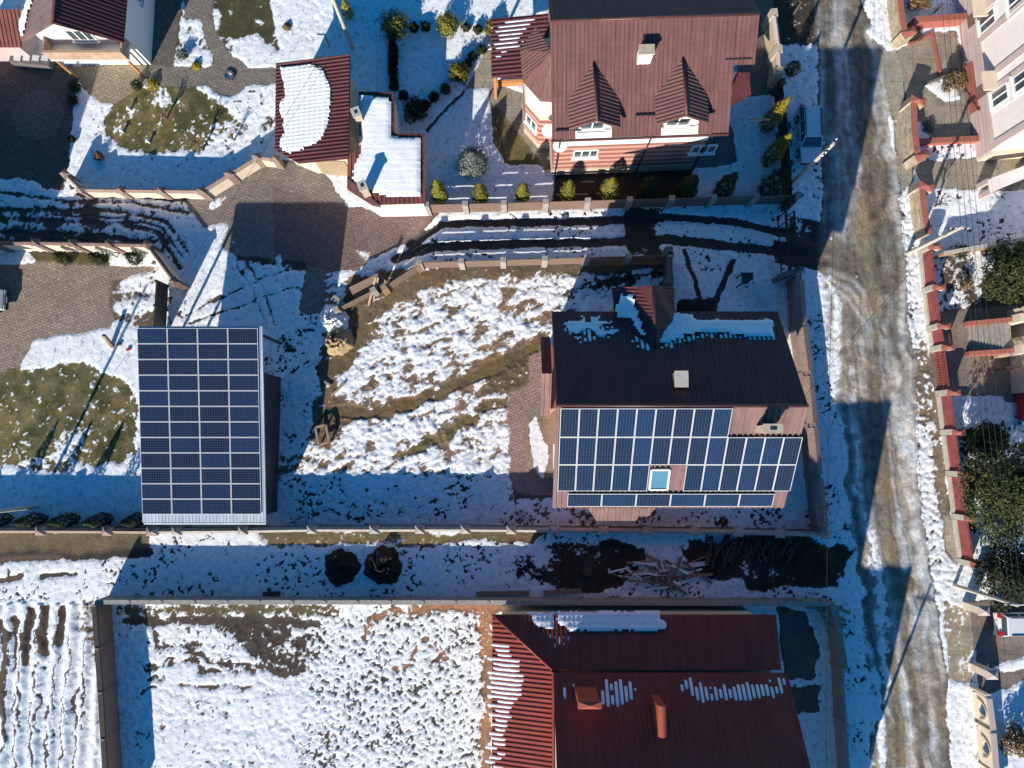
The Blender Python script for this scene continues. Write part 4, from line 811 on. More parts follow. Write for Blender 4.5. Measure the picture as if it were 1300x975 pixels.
for dxp, fx, apx, lx, rx, wx in ((755, 153, 753, 721.5, 787, 752), (871, 146.5, 866, 832, 899, 856)):
    ap = s_a.px(apx, 81 if apx == 753 else 75); ap = s_a.at(*ap); u0 = (ap-rw).dot(ax); za = ap.z+.02
    pk = W(dxp, fx, za); vF = (pk-rw).dot(dn)
    zv = za-.9; uL = (W(lx, 140, zv)-rw).dot(ax); uR = (W(rx, 140, zv)-rw).dot(ax); um = (uL+uR)/2
    vv = (zr-zv)/sl_
    sA = slope([bl(um, vF, za), bl(um, (zr-za)/sl_, za), bl(uL, vv, zv), bl(uL, vF+.05, zv)], bh, 'plum', 'dormer_roof', pitch=.21, amp=.04); sB = slope([bl(um, vF, za), bl(um, (zr-za)/sl_, za), bl(uR, vv, zv), bl(uR, vF+.05, zv)], bh, 'plum', 'dormer_roof', pitch=.21, amp=.04)
    ridge(bl(um, vF, za+.03), bl(um, (zr-za)/sl_, za+.03), bh, r=.07)
    vF = vE-.3; b = MB(); b.hexa([bl(uL+.35, vF-.35, 4.6), bl(uR-.35, vF-.35, 4.6), bl(uR-.35, (zr-zv)/sl_, 4.6), bl(uL+.35, (zr-zv)/sl_, 4.6)], [bl(uL+.35, vF-.35, zv-.05), bl(uR-.35, vF-.35, zv-.05), bl(uR-.35, (zr-zv)/sl_-.5, zv-.05), bl(uL+.35, (zr-zv)/sl_-.5, zv-.05)])
    b.hexa([bl(uL+.35, vF-.35, zv-.05), bl(uR-.35, vF-.35, zv-.05), bl(uR-.35, vF-.6, zv-.05), bl(uL+.35, vF-.6, zv-.05)], [bl(um-.02, vF-.35, za-.2), bl(um+.02, vF-.35, za-.2), bl(um+.02, vF-.6, za-.2), bl(um-.02, vF-.6, za-.2)])
    b.build('dormer_wall', 'white', bh)
    window(bh, bl(um-.05, vF-.34, zv-.62), dn, 1.35, .95, mull=1)
# snow guards on the eave
for a, c, v in ((.2, 1.6, vE-.35), (4.6, 5.7, vE-.9), (6.0, 7.4, vE-.55), (7.6, 8.9, vE-.9), (10.8, 12., vE-.5)):
    b = MB(); b.bar(bl(a, v, zz(v)+.14), bl(c, v, zz(v)+.14), .06, .09)
    for k in range(4): b.bar(bl(a+(c-a)*k/3, v, zz(v)+.02), bl(a+(c-a)*k/3, v, zz(v)+.12), .05, .05)
    b.build('snow_guard', 'steel', bh)
b = MB(); b.bar(bl(L_-1.6, v1-.25, zz(v1)+.16), bl(L_-.2, v1-.25, zz(v1)+.16), .06, .09); b.build('snow_guard', 'steel', bh)
b = MB(); b.tube(bl(-.02, vE+.08, ze-.02), bl(u2, vE+.08, ze-.02), .08); b.build('gutter', 'ridge', bh)
for u in (.6, 5.9, u2-.3): b = MB(); b.tube(bl(u, vE-.66, ze-.1), bl(u, vE-.66, 0), .05); b.build('downpipe', 'steel', bh)
ct = W(821, 63, 9.8); chimney(bh, ct, .72, .42, 7.6, 9.75, 'white', 'tan', False, math.atan2(ax.y, ax.x))
for u in (2.3, 9.5): window(bh, bl(u, vE-.75, 3.2), dn, 1.5, 1.0, mull=2)
for px_, py_ in ((697, 164), (711, 183)):
    c = W(px_, py_, 4.6); b = MB(); n = 18
    vs = [c+Vector((math.cos(2*math.pi*k/n)*.42, math.sin(2*math.pi*k/n)*.25-.1, math.sin(2*math.pi*k/n)*.36)) for k in range(n)]+[c+Vector((0, .14, -.05))]
    vs2 = [v+Vector((0, .05, -.03)) for v in vs]
    b.mesh(vs+vs2, [(k, (k+1) % n, n) for k in range(n)]+[(n+1+(k+1) % n, n+1+k, 2*n+1) for k in range(n)]+[((k+1) % n, k, n+1+k, n+1+(k+1) % n) for k in range(n)])
    dsh = b.build('satellite_dish', 'pvc', bh); b = MB(); b.bar(c+Vector((0, .15, -.05)), c+Vector((0, .6, -.3)), .06, .06); b.bar(c+Vector((0, -.05, -.35)), c+Vector((0, -.5, .1)), .03, .03); b.build('dish_arm', 'steel', dsh)
# bay with hipped roof, west porch roof
ap = W(701, 66, 8.6); zb = 6.5; ring = [W(680, 34, 6.9), W(660.5, 64, zb), W(664, 104, zb), W(686, 129, zb), W(705, 130, zb)]; apx_ = ap
for a, c in zip(ring, ring[1:]): slope([apx_, a, c], bh, 'plum', 'bay_roof', pitch=.21, amp=.03)
cen = (ring[1]+ring[3]+apx_)/3
bw_ = [Vector((p.x+(ap.x-p.x)*.12, p.y+(ap.y-p.y)*.12, 0)) for p in ring]+[Vector((ap.x+.6, ring[-1].y, 0)), Vector((ap.x+.6, ring[0].y, 0))]
b = MB(); b.prism([(p.x, p.y) for p in bw_], 0.6, 3.9); b.build('bay_wall', 'stripe', bh); b = MB(); b.prism([(p.x+(p.x-cen.x)*.02, p.y+(p.y-cen.y)*.02) for p in bw_], 3.905, 4.25); b.build('bay_band', 'cream', bh); b = MB(); b.prism([(p.x+(cen.x-p.x)*.04, p.y+(cen.y-p.y)*.04) for p in bw_], 4.255, 6.2); b.build('bay_upper_wall', 'pink', bh)
b = MB(); b.prism([(p.x+(p.x-cen.x)*.05, p.y+(p.y-cen.y)*.05) for p in bw_], 0, .6); b.build('bay_plinth', 'tan', bh)
md = (bw_[2]+bw_[3])/2; nn = Vector((-(bw_[3]-bw_[2]).y, (bw_[3]-bw_[2]).x, 0)); nn = nn if nn.dot(md-cen) > 0 else -nn; nn.z = 0; window(bh, (md.x, md.y, 2.4), nn, 1.0, 1.1)
sp_ = slope([W(697, 17, 3.6), W(623, 24, 3.0), W(624, 98, 3.0), W(697, 97, 3.6)], bh, 'maroon', 'porch_roof', pitch=.27, amp=.05, thick=.08)
roof_snow(sp_, [(640, 24), (680, 22), (680, 28), (638, 30)], .6, .3, .04, .1, 11); roof_snow(sp_, [(626, 38), (664, 36), (664, 52), (626, 78)], .5, .5, .04, .3, 12); roof_snow(sp_, [(628, 30), (672, 28), (668, 46), (628, 50)], .5, .4, .04, .2, 13)
for px_, py_ in ((628, 94), (690, 94), (628, 30)): b = MB(); p = W(px_, py_, 3.0); b.box((p.x, p.y, 0), .16, .16, 2.95); b.build('porch_post', 'orangewood', bh)
p0, p1 = W(630, 100, 1.2), W(668, 98, 1.2); b = MB(); b.bar((p0.x, p0.y, .9), (p1.x, p1.y, .9), .1, .12); b.bar((p0.x, p0.y, .45), (p1.x, p1.y, .45), .06, .5); b.build('porch_railing', 'orangewood', bh)
# east porch canopy
slope([W(928, 92, 3.6), W(952, 92, 3.6), W(953, 120, 3.0), W(930, 134, 3.0)], bh, 'maroon', 'east_canopy', pitch=.21)
# ------------------------------------------------------------------ brown garage with the snow blob, tiled annex beside it
g0, g1, g2, g3 = W(350.5, 80, 3.0), W(444, 69, 4.0), W(442.5, 202, 4.0), W(349, 192, 3.0)
gg = thing('garage', 'brown ribbed lean-to garage roof with one large rounded snow patch', 'garage', W(400, 145, 0))
n_ = (g1-g0).cross(g3-g0); gq = W(380, 207, 3.3)
def onpl(x, y): return WP(x, y, g0, n_)
gs = slope([onpl(350.5, 80), onpl(444, 69), onpl(442.5, 201), onpl(378, 207), onpl(349, 190)], gg, 'maroon', pitch=.235, amp=.045)
gs.amp = .02
snow_slab(gs, [(355, 84), (400, 82), (412, 90), (421, 112), (422, 130), (416, 165), (404, 182), (380, 193), (368, 196), (354, 188), (356, 176), (360, 170), (360, 152), (355, 146), (355, 130), (361, 124), (361, 104), (357, 98)], .10, 21, cell=.075, edge=.2)
gw = [W(357, 94, 0), W(428, 84, 0), W(440, 213, 0), W(404, 214, 0), W(357, 190, 0)]
gw = [Vector((p.x, p.y, 0)) for p in (g0+Vector((.4, -.4, 0)), g1+Vector((-.35, -.4, 0)), g2+Vector((-.3, .55, 0)), onpl(382, 205)+Vector((.1, .6, 0)), g3+Vector((.4, .4, 0)))]
b = MB(); b.prism([(p.x, p.y) for p in gw], 0, [2.85, 3.6, 3.6, 3.1, 2.85]); b.build('wall', 'cream', gg)
b = MB(); p = (gw[2]+gw[3])/2; a_ = math.atan2((gw[2]-gw[3]).y, (gw[2]-gw[3]).x); b.box((p.x+.02, p.y-.05, .05), 1.9, .08, 2.3, a_); b.build('garage_door', 'wood_pale', gg)
an = thing('annex', 'low L-shaped annex under thick snow with red tile edges and two small chimneys', 'annex', W(490, 190, 0))
zA = 3.05; F_ = [(455.5, 118), (500.5, 119), (501, 170), (539, 171), (539.5, 258), (472, 260), (441, 240), (441, 196), (456, 192)]
Fw = [W(x, y, zA) for x, y in F_]
n0 = Vector((-.03, -.05, 1)).normalized()
def an_pt(x, y): return WP(x, y, W(490, 190, zA), n0)
a1 = slope([an_pt(*F_[0]), an_pt(*F_[1]), an_pt(501, 170.5), an_pt(456, 170.5)], an, 'tile', pitch=.28, amp=.05, down=(0, -1, 0)); a2 = slope([an_pt(456, 170), an_pt(539, 171), an_pt(539.5, 258), an_pt(472, 260), an_pt(456, 249)], an, 'tile', pitch=.28, amp=.05, down=(0, -1, 0)); a3 = slope([an_pt(456, 194), an_pt(456, 250), an_pt(441, 240), an_pt(441, 196)], an, 'tile', pitch=.28, amp=.05, down=(0, -1, 0))
snow_slab(a2, [(455, 121), (498, 123), (498, 170), (503, 174), (536, 175), (536, 252), (492, 253), (478, 246), (462, 244), (446, 228), (450, 208), (457, 195), (456, 170)], .2, 31, edge=.3)
b = MB(); aw = [V2(p, 0)+((base_of(Fw)-p).normalized()*.35) for p in Fw]; b.prism([(p.x, p.y) for p in aw], 0, 2.8); b.build('wall', 'pink', an)
b = MB(); p, q = an_pt(455.5, 118), an_pt(500.5, 119); b.bar(p, q, .14, .1); p, q = an_pt(501, 171), an_pt(539, 171); b.bar(p, q, .14, .1); b.build('verge', 'ridge', an)
b = MB(); p, q, r_, s_ = an_pt(441, 240), an_pt(472, 260), an_pt(484, 262), an_pt(441, 226); b.hexa([x-Vector((0, 0, .25)) for x in (p, q, r_, s_)], [x+Vector((0, 0, .09)) for x in (p, q, r_, s_)]); b.build('hip_edge', 'plum', an)
for px_, py_, z0 in ((452, 143, 4.1), (460, 236, 4.2)): chimney(an, W(px_, py_, z0), .42, .5, 2.6, z0, 'tan', 'conc_light', True, .4)
# ------------------------------------------------------------------ white house in the north-west corner
wh = thing('white_house', 'white house with dark brown gable roof and a balcony on orange posts', 'house', W(120, 40, 0)); zr, ze = 6.6, 4.3
r0 = W(66, 29, zr); r1 = Vector((r0.x+.3, r0.y+9, zr)); e0 = W(157.5, 54, ze); e1 = Vector((e0.x+.3, e0.y+9.5, ze)); w0 = W(27, 52, ze-.3); w1 = Vector((w0.x+.3, w0.y+9.5, ze-.3))
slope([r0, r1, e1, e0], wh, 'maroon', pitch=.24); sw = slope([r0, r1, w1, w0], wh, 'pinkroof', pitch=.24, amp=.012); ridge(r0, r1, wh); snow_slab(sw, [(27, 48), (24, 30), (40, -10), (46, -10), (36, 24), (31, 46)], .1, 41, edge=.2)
cE = W(192, 82, 0); cN = W(201, -60, 0); xa = cE.x; wx0 = W(60, 84, 0).x
wl_ = w0.x+.45; b = MB(); b.prism([(wl_, cE.y), (cE.x, cE.y), (cN.x, cE.y+9), (wl_, cE.y+9)], 0, 3.95); gy = cE.y
b.hexa([(wl_+.05, gy, 3.955), (cE.x-.05, gy, 3.955), (cE.x-.05, gy+.3, 3.955), (wl_+.05, gy+.3, 3.955)], [(r0.x-.05, gy, 6.2), (r0.x+.05, gy, 6.2), (r0.x+.05, gy+.3, 6.2), (r0.x-.05, gy+.3, 6.2)]); b.build('wall', 'white', wh)
bx0, bx1 = W(61, 70, 2.7).x, W(161, 70, 2.7).x; by0 = W(110, 76, 2.5).y
b = MB(); b.prism([(bx0, by0), (bx1, by0), (bx1, gy-.01), (bx0, gy-.01)], 2.35, 2.5); b.build('balcony', 'white', wh)
b = MB(); b.prism([(bx0, by0), (bx1, by0), (bx1, by0+.1), (bx0, by0+.1)], 2.505, 3.3); b.prism([(bx1-.1, by0+.105), (bx1, by0+.105), (bx1, gy-.01), (bx1-.1, gy-.01)], 2.505, 3.3); b.prism([(bx0, by0+.105), (bx0+.1, by0+.105), (bx0+.1, gy-.01), (bx0, gy-.01)], 2.505, 3.3); rl = b.build('balustrade', brickmat('terracotta_blocks', (.45, .27, .18), (.40, .24, .16), (.5, .38, .28), .3, .2), wh)
b = MB(); b.bar((bx0, by0+.05, 3.36), (bx1, by0+.05, 3.36), .14, .08); b.build('handrail', 'wood_pale', rl)
for a, c in (((98, 99), (74, 78)), ((181, 96), (162, 77))):
    p = W(*a, 0); b = MB(); b.box((p.x, p.y, 0), .13, .13, 2.34); b.build('balcony_post', 'orangewood', wh)
window(wh, (W(103, 45, 3.4).x, gy, 3.45), (0, -1, 0), 1.5, 1.1, mull=2); window(wh, (cE.x+.06, gy+3.6, 2.4), (1, 0, 0), 1.2, 1.3); window(wh, (W(90, 84, 1).x, gy, 1.2), (0, -1, 0), 1.3, 1.2)
b = MB(); b.bar((xa-.6, gy-.03, 0), (xa-.6, gy-.03, 4), .07, .07); b.build('downpipe', 'steel', wh)
# glass awning lying west of it, tiled roof beyond
ob = thing('outbuilding', 'low red tiled outbuilding at the left edge beside the white house', 'outbuilding', W(15, 30, 0))
slope([W(-60, 60, 2.6), W(26, 60, 2.6), W(30, 12, 3.4), W(-60, 12, 3.4)], ob, 'tile', pitch=.25, amp=.05); b = MB(); p, q = W(-60, 62, 2.4), W(22, 20, 2.6); b.prism([(p.x, p.y+.5), (q.x-.4, p.y+.5), (q.x-.4, q.y), (p.x, q.y)], 0, 2.4); b.build('wall', 'rose', ob)
b = MB(); p, q = W(10, 72, .9), W(60, 84, .9); b.bar((p.x, p.y, .5), (q.x, p.y-.3, .5), .5, .5); cfm = tag(b.build('cold_frame', 'conc_dark'), 'small glazed cold frame in the shade below the white house', 'cold frame')
b = MB()
for k in range(4): b.bar((p.x+.3+k*.6, p.y+.02, .78), (p.x+.75+k*.6, p.y-.04, .78), .36, .03)
b.build('pane', 'bluegrey', cfm)
# ------------------------------------------------------------------ red house at the bottom
rh = thing('red_house', 'red metal roofed house with lit west slope and melting snow strips', 'house', W(830, 960, 0)); z1, z2, z3 = 4.4, 5.45, 9.9
A0, A1 = W(625, 780, z1), W(985, 778, z1); yA = A0.y; yB = W(850, 850, z2).y; xB0, xB1 = W(701, 850, z2).x, W(998, 850, z2).x; yC = yB-(z3-z2)/math.tan(R(35)); yD = yC-8
slope([(A0.x, yA, z1), (A1.x, yA, z1), (xB1-.25, yB-.02, z2), (xB0, yB-.02, z2)], rh, 'red_roof', pitch=.25)
slope([(A0.x, yA, z1), (xB0, yB, z2), (xB0, yD, z2), (A0.x, yD, z1)], rh, 'red_roof', name='west_slope', pitch=.25, amp=.05); ws = slope([(A0.x, yA, z1), (xB0, yB, z2), (xB0, yD, z2), (A0.x, yD, z1)], rh, 'red_roof', name='west_slope', pitch=.25, amp=.05) if False else None
wsl = [o for o in rh.children if o.name.startswith('west_slope')][0]
ws = Slope([(A0.x, yA, z1), (xB0, yB, z2), (xB0, yD, z2), (A0.x, yD, z1)]); ws.obj = wsl; ws.pitch = .25; ws.amp = .05
lo = Slope([(A0.x, yA, z1), (A1.x, yA, z1), (xB1-.25, yB-.02, z2), (xB0, yB-.02, z2)]); lo.obj = [o for o in rh.children if o.name.startswith('roof_slope')][0]; lo.pitch = .25; lo.amp = .03
up = slope([(xB0+.05, yB-.12, z2+.15), (xB1, yB-.12, z2+.15), (xB1, yC, z3+.15), (xB0+.05, yC, z3+.15)], rh, 'red_roof', name='upper_slope', pitch=.25)
slope([(xB0+.05, yC-8.5, z2), (xB1, yC-8.5, z2), (xB1, yC, z3+.15), (xB0+.05, yC, z3+.15)], rh, 'red_roof', name='south_slope', pitch=.25)
ridge((xB0, yC, z3+.17), (xB1, yC, z3+.17), rh, 'red_roof'); ridge((A0.x, yA, z1+.03), (xB0, yB, z2+.05), rh, 'red_roof', .07)
b = MB(); b.bar((xB0+.02, yB-.1, z2+.12), (xB0+.02, yC-4, z2+.12), .12, .2); b.build('flashing', 'red_roof', rh)
b = MB(); b.prism([(A0.x+.5, yA-.5), (A1.x-.5, yA-.5), (A1.x-.5, yB), (xB1-.4, yB-.3), (xB1-.4, yC-8), (A0.x+.5, yC-8)], 0, z1-.1); b.build('wall', 'cream', rh)
for x in (xB0+.25, xB1-.35):
    b = MB(); b.hexa([(x-.12, yB-.5, z1-.1), (x+.12, yB-.5, z1-.1), (x+.12, yC-8, z1-.1), (x-.12, yC-8, z1-.1)], [(x-.12, yB-.5, z2-.05), (x+.12, yB-.5, z2-.05), (x+.12, yC-8, z2-.3), (x-.12, yC-8, z2-.3)])
    b.hexa([(x-.12, yB-.6, z2-.05), (x+.12, yB-.6, z2-.05), (x+.12, yC-8, z2-.3), (x-.12, yC-8, z2-.3)], [(x-.12, yC+.02, z3-.3), (x+.12, yC+.02, z3-.3), (x+.12, yC-.02, z3-.3), (x-.12, yC-.02, z3-.3)]); b.build('gable_wall', 'cream', rh)
snow_slab(lo, [(664, 775), (704, 777), (704, 800), (692, 801), (680, 794)], .1, 51, edge=.2, cell=.1); snow_slab(lo, [(706, 776), (838, 774), (840, 785), (847, 792), (846, 801), (812, 804), (800, 802), (722, 803), (706, 790)], .1, 52, edge=.2, cell=.1); roof_snow(lo, [(695, 798), (722, 800), (718, 822), (706, 826), (698, 812)], .3, .3, .03, .6, 53)
roof_snow(up, [(711, 874), (718, 872), (718, 888), (711, 886)], .6, .2, .05, .1, 54); roof_snow(up, [(722, 860), (731, 866), (730, 878), (723, 872)], .6, .2, .05, .1, 55); roof_snow(up, [(764, 878), (766, 868), (808, 866), (810, 874), (800, 892), (780, 897), (766, 896)], .78, .25, .06, .1, 56)
roof_snow(up, [(862, 858), (874, 856), (880, 868), (940, 872), (970, 862), (990, 866), (994, 874), (988, 886), (930, 890), (884, 892), (876, 880), (862, 880)], .74, .25, .06, .05, 57); roof_snow(up, [(993, 861), (997, 862), (998, 876), (994, 874)], .6, .1, .05, 0, 58)
roof_snow(ws, [(624, 818), (650, 824), (664, 850), (665, 880), (650, 900), (640, 960), (632, 1000), (622, 1000)], .72, .35, .03, 0, 59); roof_snow(ws, [(624, 840), (656, 846), (662, 870), (650, 885), (624, 880)], .9, .35, .05, 0, 60)
p = W(749, 896, 8.6); b = MB(); b.box((p.x, p.y, 6.2), 1.1, .26, 2.35); c1_ = b.build('chimney', 'orange_metal', rh); b = MB(); b.pyramid((p.x, p.y, 8.555), 1.2, .36, .1); b.build('chimney_cap', 'orange_metal', c1_)
p = W(842, 915, 8.4); b = MB(); b.box((p.x-.05, p.y, 6.6), .36, 1.3, 1.75); c2_ = b.build('chimney', 'orange_metal', rh)
b = MB(); n = 8; ys_ = (p.y-.75, p.y+.75); vs = []
for y in ys_: vs += [(p.x-.05+.23*math.cos(math.pi*k/n), y, 8.36+.26*math.sin(math.pi*k/n)) for k in range(n+1)]
b.mesh(vs, [(k, k+1, n+2+k, n+1+k) for k in range(n)]+[tuple(range(n+1)), tuple(reversed(range(n+1, 2*n+2)))]); b.build('arched_cap', 'orange_metal', c2_)
window(rh, (A0.x+.5, yB-2, 2.2), (-1, 0, 0), 1.4, 1.3); window(rh, (xB1-.4, yB-3, 2.2), (1, 0, 0), 1.4, 1.3)
# ------------------------------------------------------------------ pink apartment house in the north-east
ph = thing('pink_house', 'tall pale pink house with white framed windows and rose plinth bands', 'house', W(1300, 100, 0))
s0, s1_ = W(1242, 200, 0), W(1215, 0, 0); up_ = (s1_-s0).normalized(); nW = Vector((-up_.y, up_.x, 0)); nW = nW if nW.x < 0 else -nW; ea = -nW
far = s0+up_*14; hz = 9.5
b = MB(); b.prism([(p.x, p.y) for p in (s0, far, far+ea*11, s0+ea*11)], 0, hz); b.build('wall', 'pink', ph)
def fac(px, py):     # pixel -> (metres along the facade, height)
    q = WP(px, py, s0, nW); return ((q-s0).dot(up_), q.z)
def fpt(s, z, d=0): return s0+up_*s+Vector((0, 0, z))+nW*d
def strip(s_a, s_b, z_a, z_b, d, m, name):
    b = MB(); b.hexa([fpt(s_a, z_a, -.05), fpt(s_b, z_a, -.05), fpt(s_b, z_a, d), fpt(s_a, z_a, d)], [fpt(s_a, z_b, -.05), fpt(s_b, z_b, -.05), fpt(s_b, z_b, d), fpt(s_a, z_b, d)]); return b.build(name, m, ph)
strip(-.12, 2.9, 0, .8, .16, 'rose', 'plinth'); strip(2.905, 6.2, 0, .8, .17, 'brickred', 'brick_plinth'); strip(6.205, 14, 0, .8, .16, 'rose', 'plinth'); strip(-.06, 14, .805, 1.7, .08, 'rose', 'band')
for a in (0, 3.3, 4.3, 6.9, 8.6): strip(a-.02, a+.42, 1.705, hz, .07, 'rose', 'pilaster')
for (px_, py_) in ((1270, 121), (1299, 101), (1254, 26), (1292, 0), (1278, 215)):
    s_, z_ = fac(px_, py_)
    if s_ > .8: window(ph, fpt(s_, z_), nW, 1.05, 1.45, mull=1); strip(s_-.8, s_+.8, z_-1.05, z_+.95, .025, 'white', 'surround')
b = MB(); b.prism([(p.x, p.y) for p in (s0-up_*.25+nW*.1, s0-up_*.003+nW*.1, s0-up_*.003+ea*6.5, s0-up_*.25+ea*6.5)], 0, 1.1); b.build('south_plinth', 'cream', ph)
for px_, py_ in ((1218, 41), (1231, 128)):
    s_, z_ = fac(px_, py_); c = fpt(s_, 2.6, .5); b = MB(); b.hexa([fpt(s_-.6, 2.5, .002), fpt(s_+.6, 2.5, .002), fpt(s_+.6, 2.5, .9), fpt(s_-.6, 2.5, .9)], [fpt(s_-.6, 2.65, .002), fpt(s_+.6, 2.65, .002), fpt(s_+.6, 2.65, .9), fpt(s_-.6, 2.65, .9)]); b.build('door_canopy', 'cream', ph)
    b = MB(); b.hexa([fpt(s_-.4, .805, .0), fpt(s_+.4, .805, 0), fpt(s_+.4, .805, .1), fpt(s_-.4, .805, .1)], [fpt(s_-.4, 2.45, 0), fpt(s_+.4, 2.45, 0), fpt(s_+.4, 2.45, .1), fpt(s_-.4, 2.45, .1)]); b.build('door', 'cop_dark', ph)
b = MB(); b.prism([(p.x, p.y) for p in (s0-up_*.3-ea*.3, far-ea*.3, far+ea*11.3, s0-up_*.3+ea*11.3)], hz+.005, hz+.25); b.build('roof', 'maroon', ph)
# low pink canopy building at the right edge
lb = thing('pink_porch', 'low pink walled porch with a sunlit top at the right edge', 'porch', W(1285, 230, 0)); b = MB(); P = [W(1259, 226, 1.6), W(1262, 242, 1.6), W(1320, 218, 1.6), W(1320, 203, 1.6)]; b.prism([(p.x, p.y) for p in P], 1.2, 1.6); b.build('slab', 'pink', lb)
for q in P: b = MB(); q2 = q+(base_of(P)-q).normalized()*.3; b.box((q2.x, q2.y, 0), .3, .3, 1.195); b.build('pillar', 'rose', lb)
# house with the outside stairs, east edge
st = thing('stair_house', 'cream house at the right edge with grey steps between red side walls', 'house', W(1300, 425, 0)); b = MB(); p, q = W(1284, 500, 0), W(1284, 395, 0); b.prism([(p.x, p.y), (p.x+9, p.y), (p.x+9, q.y), (p.x, q.y)], 0, 5.5); b.build('wall', 'cream', st)
xa, xb = W(1229, 425, 0).x, W(1283, 425, 1.5).x; ya, yb = W(1240, 446, .5).y, W(1240, 413, .5).y; n = 11
for k in range(n): b = MB(); w_ = (xb-xa)*.72/n; b.prism([(xa+w_*k, ya+.02), (xa+w_*(k+1)-.003 if k < n-1 else xb, ya+.02), (xa+w_*(k+1)-.003 if k < n-1 else xb, yb-.02), (xa+w_*k, yb-.02)], 0, .14*(k+1)); b.build('step', 'conc', st) if False else b.build('step', 'concrete', st)
for y_ in (ya-.13, yb+.13):
    b = MB(); b.hexa([(xa-.3, y_-.13, 0), (xb, y_-.13, 0), (xb, y_+.13, 0), (xa-.3, y_+.13, 0)], [(xa-.3, y_-.13, .5), (xb, y_-.13, 2.1), (xb, y_+.13, 2.1), (xa-.3, y_+.13, .5)]); b.build('side_wall', 'brickred', st)
    b = MB(); b.box((xb+.1, y_, 0), .5, .5, 2.6); b.build('pillar', 'cream', st)
# neighbours just outside the frame that throw the shadows seen at its edges
def plain_house(name, label, x0, x1, y0, y1, ze, zr, roof='maroon', wall='cream'):
    h = thing(name, label, 'house', ((x0+x1)/2, (y0+y1)/2, 0)); ym = (y0+y1)/2
    slope([(x0, y0, ze), (x1, y0, ze), (x1, ym, zr), (x0, ym, zr)], h, roof); slope([(x0, y1, ze), (x1, y1, ze), (x1, ym, zr), (x0, ym, zr)], h, roof); ridge((x0, ym, zr+.02), (x1, ym, zr+.02), h)
    b = MB(); b.prism([(x0+.5, y0+.5), (x1-.5, y0+.5), (x1-.5, y1-.5), (x0+.5, y1-.5)], 0, ze-.1)
    for x in (x0+.5, x1-.5): b.hexa([(x-.1, y0+.55, ze-.1), (x+.1, y0+.55, ze-.1), (x+.1, y1-.55, ze-.1), (x-.1, y1-.55, ze-.1)], [(x-.1, ym-.02, zr-.3), (x+.1, ym-.02, zr-.3), (x+.1, ym+.02, zr-.3), (x-.1, ym+.02, zr-.3)])
    b.build('wall', wall, h)
    for x in (x0+2.5, x1-2.5): window(h, (x, y0+.5, 2.2), (0, -1, 0), 1.4, 1.3); window(h, (x, y1-.5, 2.2), (0, 1, 0), 1.4, 1.3)
    return h
p = W(-22, 372, 0); plain_house('neighbour_house', 'maroon roofed house beyond the left edge of the yard', p.x-11, p.x, p.y-5, p.y+5, 4.2, 7.4)
p = W(1001, 1130, 0); plain_house('neighbour_house', 'brown roofed house south of the red roofed house', p.x-13, p.x, p.y-5, p.y+5, 5.5, 9., 'plum')
# ================================================================== FENCES
def gnd(px, py): p = W(px, py, 0); return Vector((p.x, p.y, 0))
def run(pts, h): return [Vector((p.x, p.y, 0)) for p in (W(x, y, h) for x, y in pts)]       # top-edge pixels -> feet
def piers_along(P, n=None, step=None):
    out = []
    for a, b in zip(P, P[1:]):
        k = max(1, round((b-a).length/step)); out += [a.lerp(b, i/k) for i in range(k)]
    return out+[P[-1]]
def wall_fence(name, label, P, h, step=2.6, panel='cream', cop='rose', pier='plum', cat='fence', group=None, w_=.34, pitched=True, caps=True, thick=.22, ends=True, pierw=.52):
    t = thing(name, label, cat, base_of(P), group); Q = piers_along(P, step=step); pm = MB()
    for i, (a, b) in enumerate(zip(Q, Q[1:])):
        d = (b-a).normalized(); s = Vector((-d.y, d.x, 0)); a2 = a+d*(pierw/2+.003); b2 = b-d*(pierw/2+.003)
        mb = MB(); mb.hexa([a2-s*thick/2, b2-s*thick/2, b2+s*thick/2, a2+s*thick/2], [p+Vector((0, 0, h-.12)) for p in (a2-s*thick/2, b2-s*thick/2, b2+s*thick/2, a2+s*thick/2)]); pn = mb.build('panel', panel, t)
        mb = MB(); z0, z1 = Vector((0, 0, h-.118)), Vector((0, 0, h-.06)); zr_ = Vector((0, 0, h+.12 if pitched else h-.0))
        A = [a2-s*w_/2, b2-s*w_/2, b2+s*w_/2, a2+s*w_/2]
        if pitched: mb.mesh([p+z0 for p in A]+[p+z1 for p in A]+[a2+zr_, b2+zr_], [(3, 2, 1, 0), (0, 1, 5, 4), (2, 3, 7, 6), (4, 5, 9, 8), (6, 7, 8, 9), (0, 4, 8, 7, 3), (1, 2, 6, 9, 5)])
        else: mb.hexa([p+z0 for p in A], [p+zr_ for p in A])
        mb.build('coping', cop, pn)
    for i, q in enumerate(Q):
        d = (Q[min(i+1, len(Q)-1)]-Q[max(i-1, 0)]).normalized(); rz = math.atan2(d.y, d.x)
        mb = MB(); mb.box((q.x, q.y, 0), pierw, max(thick+.1, pierw*.8), h+.05, rz); o = mb.build('pier', pier, t)
        if caps: mb = MB(); mb.pyramid((q.x, q.y, h+.053), pierw+.16, max(thick+.1, pierw*.8)+.16, .28, rz); mb.build('pier_cap', cop, o)
    return t
